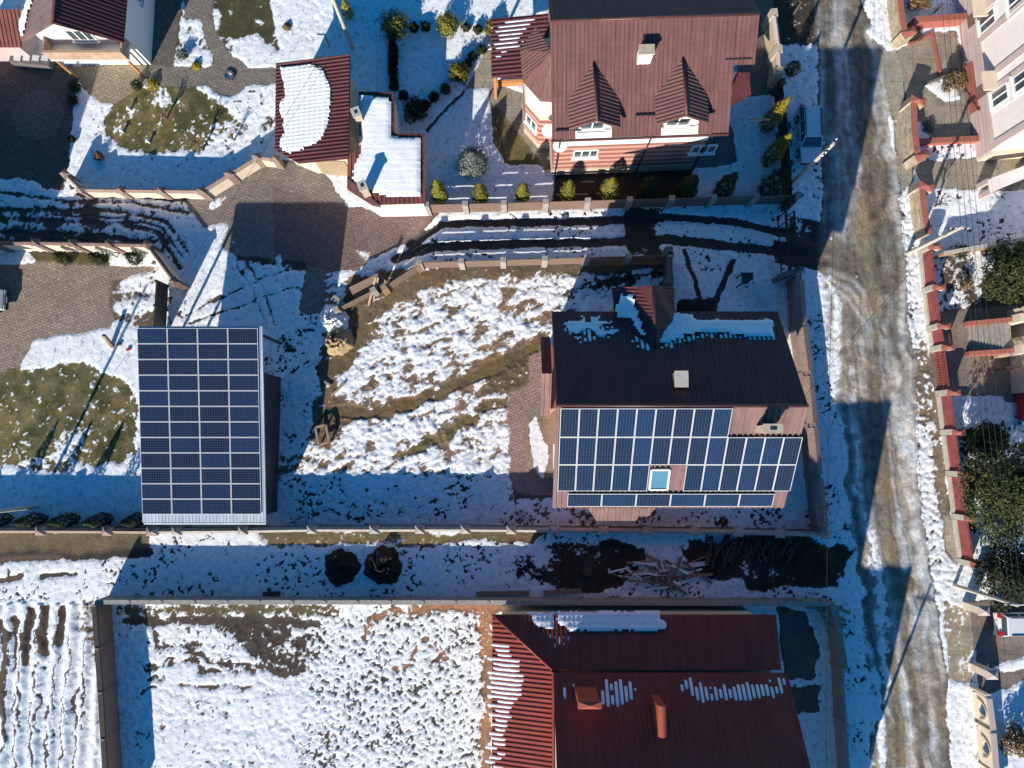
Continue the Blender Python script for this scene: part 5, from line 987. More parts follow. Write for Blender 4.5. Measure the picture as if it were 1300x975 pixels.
def plank_fence(name, label, P, h, step=2.6, n=4, gap=.07, pier='concrete', plank='plank', group=None, pw=.36, skip=()):
    t = thing(name, label, 'fence', base_of(P), group); Q = piers_along(P, step=step)
    for i, (a, b) in enumerate(zip(Q, Q[1:])):
        if i in skip: continue
        d = (b-a).normalized(); a2 = a+d*(pw/2-.02); b2 = b-d*(pw/2-.02); ph_ = (h-.15-gap*(n-1))/n; mb = MB()
        for k in range(n):
            z = .15+k*(ph_+gap)+ph_/2; dz = random.uniform(-.01, .01); mb.bar(a2+Vector((0, 0, z+dz)), b2+Vector((0, 0, z-dz)), .05, ph_)
        mb.build('plank_panel', plank, t)
    for i, q in enumerate(Q):
        d = (Q[min(i+1, len(Q)-1)]-Q[max(i-1, 0)]).normalized(); mb = MB(); mb.box((q.x, q.y, 0), pw, pw*.9, h+.15, math.atan2(d.y, d.x)); mb.build('pier', pier, t)
    return t
wall_fence('garden_wall', 'cream garden wall with rosy coping bent round the olive lawn', run([(83, 221), (103, 241), (256, 243), (326, 200), (350, 202)], 1.25), 1.25, 2.6, 'cream', 'cop_brown', 'cop_brown', w_=.24, thick=.14, pierw=.4)
wall_fence('yard_wall', 'cream wall with maroon coping north of the tan paved yard', run([(-60, 309), (46, 308), (187, 311), (222, 358)], 1.6), 1.6, 2.6, 'cream', 'cop_dark', 'cop_dark', w_=.26, thick=.14, pierw=.42)
g_ = thing('yard_gate', 'two-leaf dark metal gate beside the carport roof', 'gate', gnd(214, 390)); a, c = gnd(214, 364), gnd(211, 424)
for k, (f0, f1) in enumerate(((0, .49), (.51, 1))):
    mb = MB(); p, q = a.lerp(c, f0), a.lerp(c, f1)
    for z in (.2, .8, 1.5): mb.bar(p+Vector((0, 0, z)), q+Vector((0, 0, z)), .1, .1)
    mb.bar(p+Vector((.03, 0, .85)), q+Vector((.03, 0, .85)), .03, 1.25); mb.build('gate_leaf', 'steel', g_)
for f in (0, .5, 1): mb = MB(); p = a.lerp(c, f); mb.box((p.x, p.y, 0), .14, .14, 1.7); mb.build('gate_post', 'steel', g_)
plank_fence('plank_fence', 'brown plank fence with pale piers south of the big plum roofed house', [gnd(545, 271), gnd(640, 269), gnd(1000, 259)], 1.65, 2.62)
plank_fence('plank_fence', 'brown plank fence with pale piers between rutted lane and ploughed garden', [gnd(536, 341), gnd(845, 332)], 1.5, 2.62)
plank_fence('plank_fence', 'short broken end of plank fence bending towards the brick paving', [gnd(492, 371), gnd(534, 343)], 1.4, 2.6, pier='wood')
plank_fence('plank_fence', 'short plank fence stub west of the fallen panel', [gnd(432, 397), gnd(478, 373)], 1.1, 2.6, n=3)
t = tag(MB().hexa([W(444, 366, .15), W(482, 348, .15), W(490, 356, .15), W(450, 378, .15)], [W(443, 365, 1.05), W(480, 347, 1.05), W(488, 355, .75), W(449, 377, .75)]).build('fallen_fence', 'plank'), 'fallen brown fence panel lying tilted at the broken corner', 'fence panel')
wall_fence('side_wall', 'dark concrete wall running north from the solar house to the lane', run([(850, 318), (852, 392)], 1.6), 1.6, 2.2, 'conc_dark', 'conc_dark', 'conc_dark', caps=False, pitched=False)
wall_fence('boundary_wall', 'boundary wall with pink coping south of the western lawn', run([(-60, 673.5), (-28, 673.5), (52, 673.6), (137, 674), (193, 674.5)], 1.5), 1.5, 4.1, 'conc_dark', 'cop_brown', 'cop_dark', pierw=.5, w_=.32)
wall_fence('boundary_wall', 'long boundary wall with beige coping from the carport to the road', run([(196, 674.5), (225, 674.3), (309, 673.6), (396, 672), (475, 672), (533, 672), (591, 672), (649, 672.5), (704, 673), (766, 673.5), (822, 674), (882, 674.5), (937, 675.5), (990, 677), (1048, 678.5)], 1.5), 1.5, 9, 'conc_dark', 'concrete', 'cop_brown', pierw=.45, w_=.3)
wall_fence('alley_wall', 'grey concrete slab wall along the south side of the alley', run([(122, 764.5), (620, 765), (1058, 767)], 1.5), 1.5, 1.95, 'concrete', 'concrete', 'concrete', pitched=False, caps=False, thick=.1, w_=.26, pierw=.13)
wall_fence('garden_side_wall', 'dark brown wall between the furrowed field and snowy garden', run([(119, 769), (127, 880), (138, 1060)], 1.75), 1.75, 2.4, 'plank', 'plank_dark', 'plank', pitched=False, caps=False, thick=.12, w_=.3, pierw=.13)
wall_fence('street_wall', 'brown wall with tiled coping along the road east of the solar house', run([(1014, 352), (1018, 412), (1026, 474), (1032, 540), (1038, 605), (1046, 672)], 1.7), 1.7, 2.9, 'cop_brown', 'cop_brown', 'cop_brown', w_=.7, thick=.25, pierw=.3, caps=False)
mb = MB(); p, q = W(992, 350, 1.7), W(1020, 340, 1.7); mb.bar((p.x, p.y, .85), (q.x, q.y, .85), .3, 1.7); tag(mb.build('gate_pier', 'conc_dark'), 'dark concrete gate pier wall at the north end of the street wall', 'gate pier')
sg = thing('sliding_gate', 'dark open metal gate frame across the lane mouth by the road', 'gate', gnd(1003, 305))
for xo in (0, .5):
    mb = MB(); p, q = W(998+xo*20, 268, 1.7), W(1003+xo*20, 342, 1.7); mb.bar(p, q, .09, .09); mb.bar((p.x, p.y, .3), (q.x, q.y, .3), .07, .07)
    for k in range(7): r_ = p.lerp(q, k/6); mb.bar((r_.x, r_.y, .3), (r_.x, r_.y, 1.7), .05, .05)
    mb.build('gate_leaf', 'steel', sg)
wall_fence('entrance_wall', 'pale wall with ball topped piers beside the big plum roof', run([(983, 16), (989, 62), (990, 90)], 1.7), 1.7, 2.2, 'tan', 'rose', 'tan', caps=False)
for px_, py_ in ((984, 18), (988, 64), (990, 90)):
    pass
plank_fence('side_fence', 'dark brown plank fence shaded by thujas east of the big house', run([(993, 104), (1000, 160), (1006, 255)], 1.6), 1.6, 2.5, plank='plank_dark', pier='plank_dark')
t = thing('rail_fence', 'broken concrete and wooden street fence beside the red roofed house', 'fence', gnd(1060, 870)); Q = run([(1058, 772), (1064, 800), (1070, 850), (1074, 920), (1082, 1040)], 1.5)
for i, (a, c) in enumerate(zip(Q, Q[1:])):
    mb = MB(); mb.bar(a+Vector((0, 0, .75)), c+Vector((0, 0, .75)), .14, 1.45); mb.build('panel', 'concrete', t)
    if i < 2: mb = MB(); mb.bar(a+Vector((.02, 0, 1.53)), c+Vector((.1, 0, 1.5)), .42, .06); mb.build('board', 'wood_pale', t)
for q in Q: mb = MB(); mb.box((q.x, q.y, 0), .3, .22, 1.62); mb.build('pier', 'concrete', t)
mb = MB()
for k in range(7): c = W(1040+k*4, 772+(k % 3)*4, 1.2); a_ = random.uniform(-.8, .8); mb.bar((c.x-.7*math.cos(a_), c.y-.7*math.sin(a_), .9+.05*k), (c.x+.7*math.cos(a_), c.y+.7*math.sin(a_), 1.0+.06*k), .22, .04)
tag(mb.build('board_heap', 'wood_pale'), 'heap of sawn boards on the corner of the alley wall', 'boards', kind='stuff')
# street fence of the pink house: stone with red caps
def stone_seg(label, pts, h=1.25, ends=(1, 1)):
    P = [gnd(*p) for p in pts]; t = thing('stone_wall', label, 'wall', base_of(P))
    for i, (a, c) in enumerate(zip(P, P[1:])):
        d = (c-a).normalized(); s = Vector((-d.y, d.x, 0)); mb = MB(); mb.hexa([a-s*.14, c-s*.14, c+s*.14, a+s*.14], [p+Vector((0, 0, h)) for p in (a-s*.14, c-s*.14, c+s*.14, a+s*.14)]); mb.build('wall_section', 'stone', t)
        mb = MB(); mb.hexa([p+Vector((0, 0, h+.003)) for p in (a-s*.18, c-s*.18, c+s*.18, a+s*.18)], [p+Vector((0, 0, h+.12)) for p in (a-s*.16, c-s*.16, c+s*.16, a+s*.16)]); mb.build('coping', 'brickred', t)
    for k, e in ((0, ends[0]), (-1, ends[1])):
        if e: q = P[k]; mb = MB(); mb.box((q.x+.25, q.y, 0), .95, .5, h+.1, .5 if k else -.3); o = mb.build('pier', 'stone', t); mb = MB(); mb.pyramid((q.x+.25, q.y, h+.103), 1.0, .55, .16, .5 if k else -.3); mb.build('pier_cap', 'brickred', o)
stone_seg('rubble stone wall with red coping, the northernmost along the road', [(1126, -60), (1128, 0), (1131, 30), (1135, 56)], ends=(0, 1)); stone_seg('rubble stone wall with red coping beside the paved drive of the pink house', [(1146, 140), (1147, 178), (1151, 208)]); stone_seg('rubble stone wall with red coping, southernmost, ending at the leaning pole', [(1156, 246), (1159, 275), (1164, 305)], ends=(1, 0))
# red tiled street fence with pale piers
rt = thing('tiled_street_wall', 'long street wall of red tiled panels between pale square piers', 'wall', gnd(1195, 560)); yy = [320, 370, 418, 444, 500, 549, 601, 655, 712]; xs_ = [1166, 1171, 1177, 1182, 1189, 1195, 1202, 1209, 1217]; Q = [gnd(x, y) for x, y in zip(xs_, yy)]
for i, q in enumerate(Q):
    mb = MB(); mb.box((q.x+.3, q.y, 0), .8, .34, 1.3); o = mb.build('pier', 'conc_light', rt); mb = MB(); mb.pyramid((q.x+.3, q.y, 1.303), .86, .4, .12); mb.build('pier_cap', 'brickred', o)
for i, (a, c) in enumerate(zip(Q, Q[1:])):
    d = (c-a).normalized(); a2, c2 = a+d*.2+Vector((.1, 0, 0)), c-d*.2+Vector((.1, 0, 0))
    if i == 3:
        gt = MB()
        for k in range(15): r_ = a2.lerp(c2, k/14); gt.bar((r_.x, r_.y, .1), (r_.x, r_.y, 1.25), .04, .04)
        for z in (.25, .7, 1.2): gt.bar(a2+Vector((0, 0, z)), c2+Vector((0, 0, z)), .05, .06)
        gt.bar(a2+Vector((.03, 0, .6)), c2+Vector((.03, 0, .6)), .02, .8); gt.build('gate', 'rail', rt); continue
    mb = MB(); mb.hexa([a2+Vector((-.16, 0, 0)), c2+Vector((-.16, 0, 0)), c2+Vector((.1, 0, 0)), a2+Vector((.1, 0, 0))], [v+Vector((0, 0, .35)) for v in (a2+Vector((-.16, 0, 0)), c2+Vector((-.16, 0, 0)), c2+Vector((.1, 0, 0)), a2+Vector((.1, 0, 0)))]); mb.build('footing', 'conc_light', rt)
    mb = MB(); mb.hexa([a2+Vector((-.05, 0, .353)), c2+Vector((-.05, 0, .353)), c2+Vector((.07, 0, .353)), a2+Vector((.07, 0, .353))], [a2+Vector((-.05, 0, 1.25)), c2+Vector((-.05, 0, 1.25)), c2+Vector((.07, 0, 1.25)), a2+Vector((.07, 0, 1.25))]); mb.build('panel', 'redtile', rt)
for lab, (x, y) in (('northern cream gate pier at the paved drive with the red lit car', (1222, 768)), ('southern cream gate pier at the paved drive with the red lit car', (1232, 846))):
    p = gnd(x, y); mb = MB(); mb.box((p.x+.25, p.y, 0), .6, .42, 1.6); o = tag(mb.build('gate_pier', 'cream'), lab, 'gate pier'); mb = MB(); mb.pyramid((p.x+.25, p.y, 1.603), .74, .56, .22); mb.build('pier_cap', 'rose', o)
ow = thing('ornate_wall', 'cream street wall with arched openings at the lower right corner', 'wall', gnd(1242, 920))
for (x0, y0, x1, y1) in ((1233, 876, 1238, 914), (1238, 918, 1242, 966), (1243, 970, 1249, 1040)):
    a, c = gnd(x0, y0), gnd(x1, y1); d = (c-a); Ln = d.length; d.normalize(); h = 1.5; up = Vector((0, 0, 1)); th = Vector((.14, 0, 0)); mb = MB(); n = 16; 
    # panel with a round window: a ring of quads between the square and the circle
    ctr = a+d*Ln/2+up*.85; rad = .36; sq = []; ci = []
    for k in range(n):
        t_ = 2*math.pi*k/n; cx_, cz_ = math.cos(t_), math.sin(t_); m_ = max(abs(cx_)/(Ln/2), abs(cz_)/(h/2 if True else 1)); sq.append(a+d*Ln/2+up*h/2+d*(cx_/m_)+up*(cz_/m_)); ci.append(ctr+d*cx_*rad+up*cz_*rad)
    vs = sq+ci+[v+th for v in sq]+[v+th for v in ci]; fs = []
    for k in range(n): k2 = (k+1) % n; fs += [(k, k2, n+k2, n+k), (2*n+k2, 2*n+k, 3*n+k, 3*n+k2), (n+k, n+k2, 3*n+k2, 3*n+k), (k2, k, 2*n+k, 2*n+k2)]
    mb.mesh(vs, fs); pn = mb.build('panel', 'cream', ow)
    mb = MB()
    for k in range(12): t0, t1 = math.pi*k/12, math.pi*(k+1)/12; mb.bar(ctr-up*.3+d*math.cos(t0)*.62+up*math.sin(t0)*.75+Vector((-.03, 0, 0)), ctr-up*.3+d*math.cos(t1)*.62+up*math.sin(t1)*.75+Vector((-.03, 0, 0)), .09, .09, up=Vector((1, 0, 0)))
    mb.build('arch_moulding', 'tan', pn); mb = MB(); mb.bar(a+up*(h+.04)+Vector((.07, 0, 0)), c+up*(h+.04)+Vector((.07, 0, 0)), .32, .08); mb.build('coping', 'rose', ow)
for x, y in ((1232, 872), (1238, 916), (1243, 968)): p = gnd(x, y); mb = MB(); mb.box((p.x+.07, p.y, 0), .34, .1, 1.5); mb.build('pier', 'cream', ow)
def low_wall(name, label, a, c, h, wd, m, cop=None, cat='wall'):
    mb = MB(); p, q = gnd(*a), gnd(*c); mb.bar(p+Vector((0, 0, h/2)), q+Vector((0, 0, h/2)), wd, h); o = tag(mb.build(name, m), label, cat)
    if cop: mb = MB(); mb.bar(p+Vector((0, 0, h+.035)), q+Vector((0, 0, h+.035)), wd+.12, .06); mb.build('coping', cop, o)
    return o
low_wall('brick_wall', 'orange red wall across the front garden beside the north drive', (1150, 36), (1216, 31), .9, .3, 'brickred', 'brickred'); low_wall('brick_wall', 'low red wall south of the pink house door by a snow strip', (1160, 184), (1238, 180), .5, .25, 'brickred', 'brickred')
low_wall('brick_kerb', 'diagonal red kerb beside the corner flower bed', (1152, 58), (1183, 44), .25, .15, 'brickred', cat='kerb'); low_wall('brick_kerb', 'straight red brown kerb running south through the drive', (1183, 46), (1194, 100), .1, .2, 'brickred', cat='kerb')
low_wall('divider_fence', 'mossy grey board fence between the neighbouring eastern yards', (1184, 328), (1330, 302), 1.2, .12, 'wood', 'conc_light', 'fence')
low_wall('garden_edging', 'dark stone edging round the snowy triangular bed', (1174, 108), (1206, 95), .3, .12, 'conc_dark', cat='edging')
# ================================================================== TREES AND SHRUBS
rs = np.random.RandomState(5)
def leaf_mesh(name, pts, nrm, size, m, parent=None, flat=.35, extra=None):
    """many small leaf clumps: each a bent pair of triangles at its own angle"""
    n = len(pts); d = nrm+rs.randn(n, 3)*flat; d /= np.linalg.norm(d, axis=1)[:, None]+1e-9
    a = np.cross(d, rs.randn(n, 3)); a /= np.linalg.norm(a, axis=1)[:, None]+1e-9; b = np.cross(d, a)
    s = size*(.6+.8*rs.rand(n))[:, None]
    v = np.stack([pts-a*s, pts-b*s*.6+d*s*.25, pts+a*s, pts+b*s*.6+d*s*.25], 1).reshape(-1, 3)
    me = bpy.data.meshes.new(name); i = np.arange(n*4, dtype=np.int32)
    me.vertices.add(n*4); me.vertices.foreach_set('co', v.reshape(-1).astype(np.float32)); me.loops.add(n*4); me.loops.foreach_set('vertex_index', i); me.polygons.add(n)
    me.polygons.foreach_set('loop_start', np.arange(n, dtype=np.int32)*4); me.polygons.foreach_set('loop_total', np.full(n, 4, np.int32)); me.update(); me.materials.append(M[m])
    o = bpy.data.objects.new(name, me); COL.objects.link(o)
    if parent is not None: o.parent = parent
    return o
def egg(n, h, r, taper=1.0, z0=.08, lump=.22, shell=.35):
    """points through an egg/cone shaped crown with an uneven surface"""
    u = rs.rand(n)**.85; z = z0+u*(h-z0); th = rs.rand(n)*2*np.pi
    prof = np.sin(np.pi*np.clip(u*.86+.14, 0, 1)**(.75))**taper
    k = 1+lump*(np.sin(th*3+u*9)*.5+np.sin(th*5-u*17+1)*.5)+.1*rs.randn(n)
    rr = r*prof*k*(1-shell*rs.rand(n)**2); p = np.stack([rr*np.cos(th), rr*np.sin(th), z], 1)
    nn = np.stack([np.cos(th), np.sin(th), .35+.6*u], 1); return p, nn/np.linalg.norm(nn, axis=1)[:, None]
def blob(n, c, r, squash=.8):
    d = rs.randn(n, 3); d /= np.linalg.norm(d, axis=1)[:, None]; rad = (.55+.45*rs.rand(n)**.5)[:, None]*(1+.15*np.sin(d[:, :1]*7+d[:, 1:2]*9)); p = d*rad*r; p[:, 2] *= squash; return p+np.array(c), d
def cone_shrub(label, px, py, h, r, m='leaf_thuja', n=1500, name='thuja', cat='thuja', group=None, size=.06, taper=1.):
    t = thing(name, label, cat, gnd(px, py), group); b = MB(); b.tube(t.location, t.location+Vector((0, 0, h*.6)), .05, .02, 6); b.build('trunk', 'bark', t)
    p, nn = egg(n, h, r, taper); leaf_mesh('crown', p, nn, size, m, t); return t
def ball_shrub(label, px, py, r, m='leaf_thuja', n=2600, zc=None, name='round_shrub', cat='shrub', group=None, size=.058):
    t = thing(name, label, cat, gnd(px, py), group); zc = r*.95 if zc is None else zc
    b = MB(); b.tube(t.location, t.location+Vector((0, 0, zc)), .06, .03, 6); b.build('trunk', 'bark', t)
    p, d = blob(n, (0, 0, zc), r, .9); ph0 = rs.rand(3)*6; wv = 1+.22*np.sin(d[:, 0]*4+ph0[0])*np.sin(d[:, 1]*4+ph0[1])+.12*np.sin(d[:, 2]*7+d[:, 0]*5+ph0[2]); p = (p-np.array((0, 0, zc)))*wv[:, None]+np.array((0, 0, zc)); leaf_mesh('crown', p[p[:, 2] > .02], d[p[:, 2] > .02], size, m, t); return t
def tuft(label, px, py, r, h, m='leaf_brown', n=260, name='low_shrub', cat='shrub', group=None):
    p = np.zeros((n, 3)); th = rs.rand(n)*2*np.pi; q = rs.rand(n)**.6*r; p[:, 0] = q*np.cos(th); p[:, 1] = q*np.sin(th); p[:, 2] = rs.rand(n)*h*(1-.6*q/r)+.03; nn = np.stack([np.cos(th)*.6, np.sin(th)*.6, np.full(n, .8)], 1)
    o = leaf_mesh(name, p, nn, .07, m); o.location = gnd(px, py); return tag(o, label, cat, group)
tg = 'thujas along the plank fence'
for i, (lab, x, y, h, r, m) in enumerate((('golden thuja at the annex corner, first of the fence row', 560, 254, 3.6, .48, 'leaf_thuja'), ('golden thuja below the blue spruce in the fence row', 611, 256, 3.3, .46, 'leaf_thuja'), ('golden thuja third along the plank fence, before the grass strip', 663, 253, 2.9, .42, 'leaf_thuja'), ('golden thuja before the left dormer in the fence row', 719, 252, 3.2, .45, 'leaf_thuja'), ('last sunlit golden thuja, where the house shadow begins', 770, 249, 3.2, .52, 'leaf_thuja'), ('thuja with leaves darkened for the shadow, first east of the sunlit ones', 818, 250, 3.5, .6, 'leaf_dark'), ('thuja with shade-darkened leaves below the right dormer', 866, 249, 3.6, .62, 'leaf_dark'), ('shade-darkened thuja standing on blue shaded snow', 912, 248, 3.9, .55, 'leaf_dark'), ('broad shade-darkened thuja at the east end of the fence row', 972, 246, 4.2, .75, 'leaf_dark'))): cone_shrub(lab, x, y, h, r, m, 2800, group=tg)  # house shadow is put into the leaf colour: dark leaves for the shaded thujas
for lab, x, y in (('tall thuja with sunlit yellow tip beside the entrance wall', 970, 164), ('tall thuja with small lit tip just west of the parked car', 972, 206)): cone_shrub(lab, x, y, 4.3, .5, 'leaf_gold', 2000, name='tall_thuja', taper=.8)
cone_shrub('dark round topped thuja by the ball topped pier', 1003, 92, 1.3, .45, 'leaf_dark', 700)
for i, (x, lab) in enumerate(((12, 'dark cone thuja behind the pink coped wall, at the left edge'), (56, 'dark cone thuja behind the pink coped wall, below the lawn pole'), (97, 'dark cone thuja behind the pink coped wall, between its two piers'), (139, 'dark cone thuja behind the pink coped wall, above its second pier'), (184, 'dark cone thuja half under the carport gutter'))): cone_shrub(lab, x, 658, 2.9, .42, 'leaf_dark', 1300, group='cone thujas behind the western boundary wall')
for x, lab in ((88, 'small green conifer under the cream yard wall, nearest the pole shadow'), (131, 'small green conifer in the middle of the cream yard wall'), (176, 'small green conifer beside the snow at the wall corner')): cone_shrub(lab, x, 331, 1.6, .4, 'leaf_dark', 900, name='small_conifer', cat='conifer', group='small conifers under the yard wall')
for lab, x, y, r, m in (('large round golden topped shrub, leftmost by the snowy lawn', 503, 42, .95, 'leaf_thuja'), ('round golden shrub at the middle of the north hedge', 569, 39, .72, 'leaf_thuja'), ('round golden shrub on the east edge of the snowy lawn', 583, 98, .66, 'leaf_thuja'), ('golden shrub touching the snow streaked porch roof', 625, 40, .5, 'leaf_thuja'), ('dark round shrub south of the snowy lawn', 530, 146, .8, 'leaf_dark')): ball_shrub(lab, x, y, r, m)
for i, (x, y, r) in enumerate(((526, 38, .3), (541, 37, .32), (592, 38, .28), (607, 40, .3), (612, 66, .33), (600, 74, .28), (566, 116, .36), (552, 126, .35), (541, 136, .3), (513, 124, .34), (594, 84, .28))): ball_shrub('small dark hedge shrub planted between the big round shrubs', x, y, r, 'leaf_dark', 420, group='small hedge shrubs round the snowy lawn', size=.07)
for k in range(6): ball_shrub('clipped dark box shrub in the straight hedge row across the snowy lawn', 501, 64+k*9.5, .28, 'leaf_dark', 360, group='box shrubs in the straight hedge', size=.06)
cone_shrub('silvery blue spruce standing alone in the shaded snow', 601, 212, 2.3, .92, 'leaf_blue', 2600, name='blue_spruce', cat='spruce', size=.07)
cone_shrub('small golden conifer leaning over the dark path by the top pole', 444, 22, 1.9, .35, 'leaf_gold', 700, name='small_conifer', cat='conifer')
for lab, x, y, r, m in (('dark round shrub at the west end of the curved porch paving', 98, 113, .36, 'leaf_dark'), ('dark leafy shrub under it beside the white snow', 96, 130, .34, 'leaf_dark'), ('dark shrub at the porch paving near the balcony post', 176, 111, .34, 'leaf_dark'), ('small dark shrub at the lower left of the lawn', 94, 178, .22, 'leaf_dark'), ('brown round shrub on the snow by the garden wall', 128, 200, .3, 'leaf_brown'), ('pale leafy shrub in the bed by the white house', 234, 72, .35, 'leaf_blue')): ball_shrub(lab, x, y, r, m, 500)
tuft('yellow green yucca like tuft beside the path start', 194, 107, .42, .5, 'leaf_gold', 240); tuft('yellow tuft below the little snow bed', 250, 84, .3, .35, 'leaf_gold', 160); tuft('brown grass tuft on the north snow', 365, 35, .3, .3, 'leaf_brown', 120)
def big_tree(name, label, px, py, h, r, m, n, cat='pine', blobs=14, group=None, z0=.35, size=.075):
    t = thing(name, label, cat, gnd(px, py), group); b = MB(); L0 = t.location; b.tube(L0, L0+Vector((.1, .05, h*.9)), .2, .05, 8)
    P = []; D = []
    for k in range(blobs):
        a = 2*math.pi*k*.618; f = (k+.5)/blobs; zc = h*(z0+(1-z0)*f*.85); q = r*(.85-.75*f**2)*(.55+.45*random.random()); c = (q*math.cos(a), q*math.sin(a), zc)
        b.tube(L0+Vector((.1*f, .05*f, zc*.75)), L0+Vector(c), .06, .02, 5); rb = r*(.34+.16*random.random())*(1.1-.3*f); p, d = blob(n//blobs, c, rb, .7); P.append(p); D.append(d)
    b.build('trunk', 'bark', t); P = np.concatenate(P); D = np.concatenate(D); leaf_mesh('crown', P, D+np.array([0, 0, .5]), size, m, t, flat=.6); return t
big_tree('pine_tree', 'large spreading olive pine behind the red tiled street wall', 1246, 622, 5.2, 2.9, 'leaf_pine', 17000, blobs=34); big_tree('pine_tree', 'dense dark green pine south of the mossy board fence', 1258, 356, 4.0, 1.9, 'leaf_pine', 11000, blobs=22)
big_tree('pine_tree', 'dark pine behind the leaning pole at the lower right', 1254, 722, 3.4, 1.9, 'leaf_dark', 9000, blobs=20); big_tree('dark_conifer', 'low dark conifer in shadow north of the spreading pine', 1240, 560, 2.0, 1.3, 'leaf_dark', 4500, blobs=11, cat='conifer')
big_tree('brown_shrub', 'golden brown bushy shrub in the round bed by the pink house', 1204, 108, 1.3, .85, 'leaf_brown', 1500, 'shrub', 8, z0=.2, size=.07); big_tree('brown_shrub', 'red brown bush at the lower right behind the ornate wall', 1280, 935, 1.6, 1.0, 'leaf_brown', 2000, 'shrub', 8, z0=.2, size=.07); big_tree('brown_shrub', 'dark brown bush in the corner behind the north stone wall', 1160, 6, 1.3, .9, 'leaf_brown', 1200, 'shrub', 7, z0=.2, size=.07)
ball_shrub('dark green low shrub at the foot of the mossy board fence', 1214, 322, .5, 'leaf_dark', 700); ball_shrub('green shrub in the corner bed by the diagonal kerb', 1158, 48, .4, 'leaf_dark', 500); tuft('grey leafy plant on shaded snow by the low red wall', 1178, 162, .45, .4, 'leaf_blue', 220); ball_shrub('brown dry plant on bare soil left of the dark pine', 1222, 362, .45, 'leaf_brown', 500)
def bare_tree(label, px, py, h, seed, name='bare_tree'):
    rnd = random.Random(seed); t = thing(name, label, 'tree', gnd(px, py)); b = MB(); c = MB()
    def grow(mb, p, d, L, r, lv):
        q = p+d*L; mb.tube(p, q, r, r*.6, 5)
        if lv == 0: return
        for k in range(3 if lv > 1 else 4):
            e = (d+Vector((rnd.uniform(-.8, .8), rnd.uniform(-.8, .8), rnd.uniform(-.1, .5)))).normalized(); grow(c, p.lerp(q, rnd.uniform(.5, 1)), e, L*rnd.uniform(.55, .8), r*.55, lv-1)
    grow(b, t.location.copy(), Vector((0, 0, 1)), h*.35, .05+.012*h, 4); b.build('trunk', 'bark', t); c.build('crown', 'bark', t); return t
bare_tree('bare young tree at the south edge of the west garden lawn', 258, 190, 2.2, 1); bare_tree('slim bare sapling on the olive garden lawn', 212, 150, 1.6, 2); bare_tree('bare tree on the road verge at the top beside the big house', 1006, 20, 4.5, 3); bare_tree('bare tree on snow behind the southern stone wall', 1186, 262, 2.4, 4); bare_tree('bare bush on the snow by the garden wall bend', 298, 178, 1.3, 5); bare_tree('twiggy bare shrub in the north front garden bed', 1186, 16, 1.4, 6); bare_tree('bare tree in the shade beside the stair house', 1262, 470, 3.2, 7)
# ================================================================== POLES, WIRES
def pole(label, px, py, h, r=.13, arms=1, lamp=False, tilt=(0, 0), az=0.):
    t = thing('utility_pole', label, 'pole', gnd(px, py)); L0 = t.location; top = L0+Vector((tilt[0], tilt[1], h)); b = MB(); b.tube(L0, top, r, r*.65, 10); b.build('shaft', 'conc_light', t)
    ca = Vector((math.cos(az), math.sin(az), 0))
    for k in range(arms):
        p = L0.lerp(top, 1-.06*(k+1)); b = MB(); b.bar(p-ca*.6, p+ca*.6, .08, .08); ar = b.build('crossarm', 'steel', t)
        for s in (-.5, -.2, .2, .5): b = MB(); b.tube(p+ca*s+Vector((0, 0, .04)), p+ca*s+Vector((0, 0, .18)), .04, .03, 6); b.build('insulator', 'pvc', ar)
    if lamp: b = MB(); b.bar(top, top+Vector((.5, .05, .05)), .05, .05); b.box((top.x+.65, top.y+.05, top.z), .4, .2, .12); b.build('street_lamp', 'frame', t)
    return t
pole('pale pole by the cone thujas on the west lawn edge', 48, 643, 6.8, .12); pB = pole('pale leaning pole at the gap between stone and tiled street walls', 1152, 322, 5.6, .14); pC = pole('pale lamp pole beside the northern cream gate pier', 1211, 743, 5.6, .13, lamp=True)
pole('pole with lit top rising beside the parked car', 997, 240, 7.0, .14, 2, az=.9); pole('pale pole at the top beside the small golden conifer', 448, 62, 8.0, .14); pole('tall roadside pole south of the red roofed house', 1045, 1100, 8.0, .13)
wl = thing('power_lines', 'four thin power lines over the eastern yards', 'power lines', gnd(1240, 400)); 
for k in range(4):
    a = pC.location+Vector((-.5+.33*k, 0, 5.3)); c = W(1186+k*7, -140, 5.8); b = MB(); prev = a
    for i in range(1, 25): f = i/24; q = a.lerp(c, f)-Vector((0, 0, 1.1*4*f*(1-f)*.5)); b.tube(prev, q, .014, .014, 4); prev = q
    b.build('wire', 'steel', wl)
for lab, (x0, y0, z0), (x1, y1, z1) in (('single cable crossing the road from the leaning pole to the solar house', (1208, 290, 5.4), (1020, 505, 9.)), ('cable along the road from the lit pole top southwards', (1062, 182, 6.8), (1050, 1080, 7.6)), ('thin cable over the north west snow', (440, 20, 6.5), (140, 480, 3.0))):
    a, c = W(x0, y0, z0), W(x1, y1, z1); b = MB(); prev = a
    for i in range(1, 17): f = i/16; q = a.lerp(c, f)-Vector((0, 0, .5*4*f*(1-f))); b.tube(prev, q, .012, .012, 4); prev = q
    tag(b.build('cable', 'steel'), lab, 'cable')
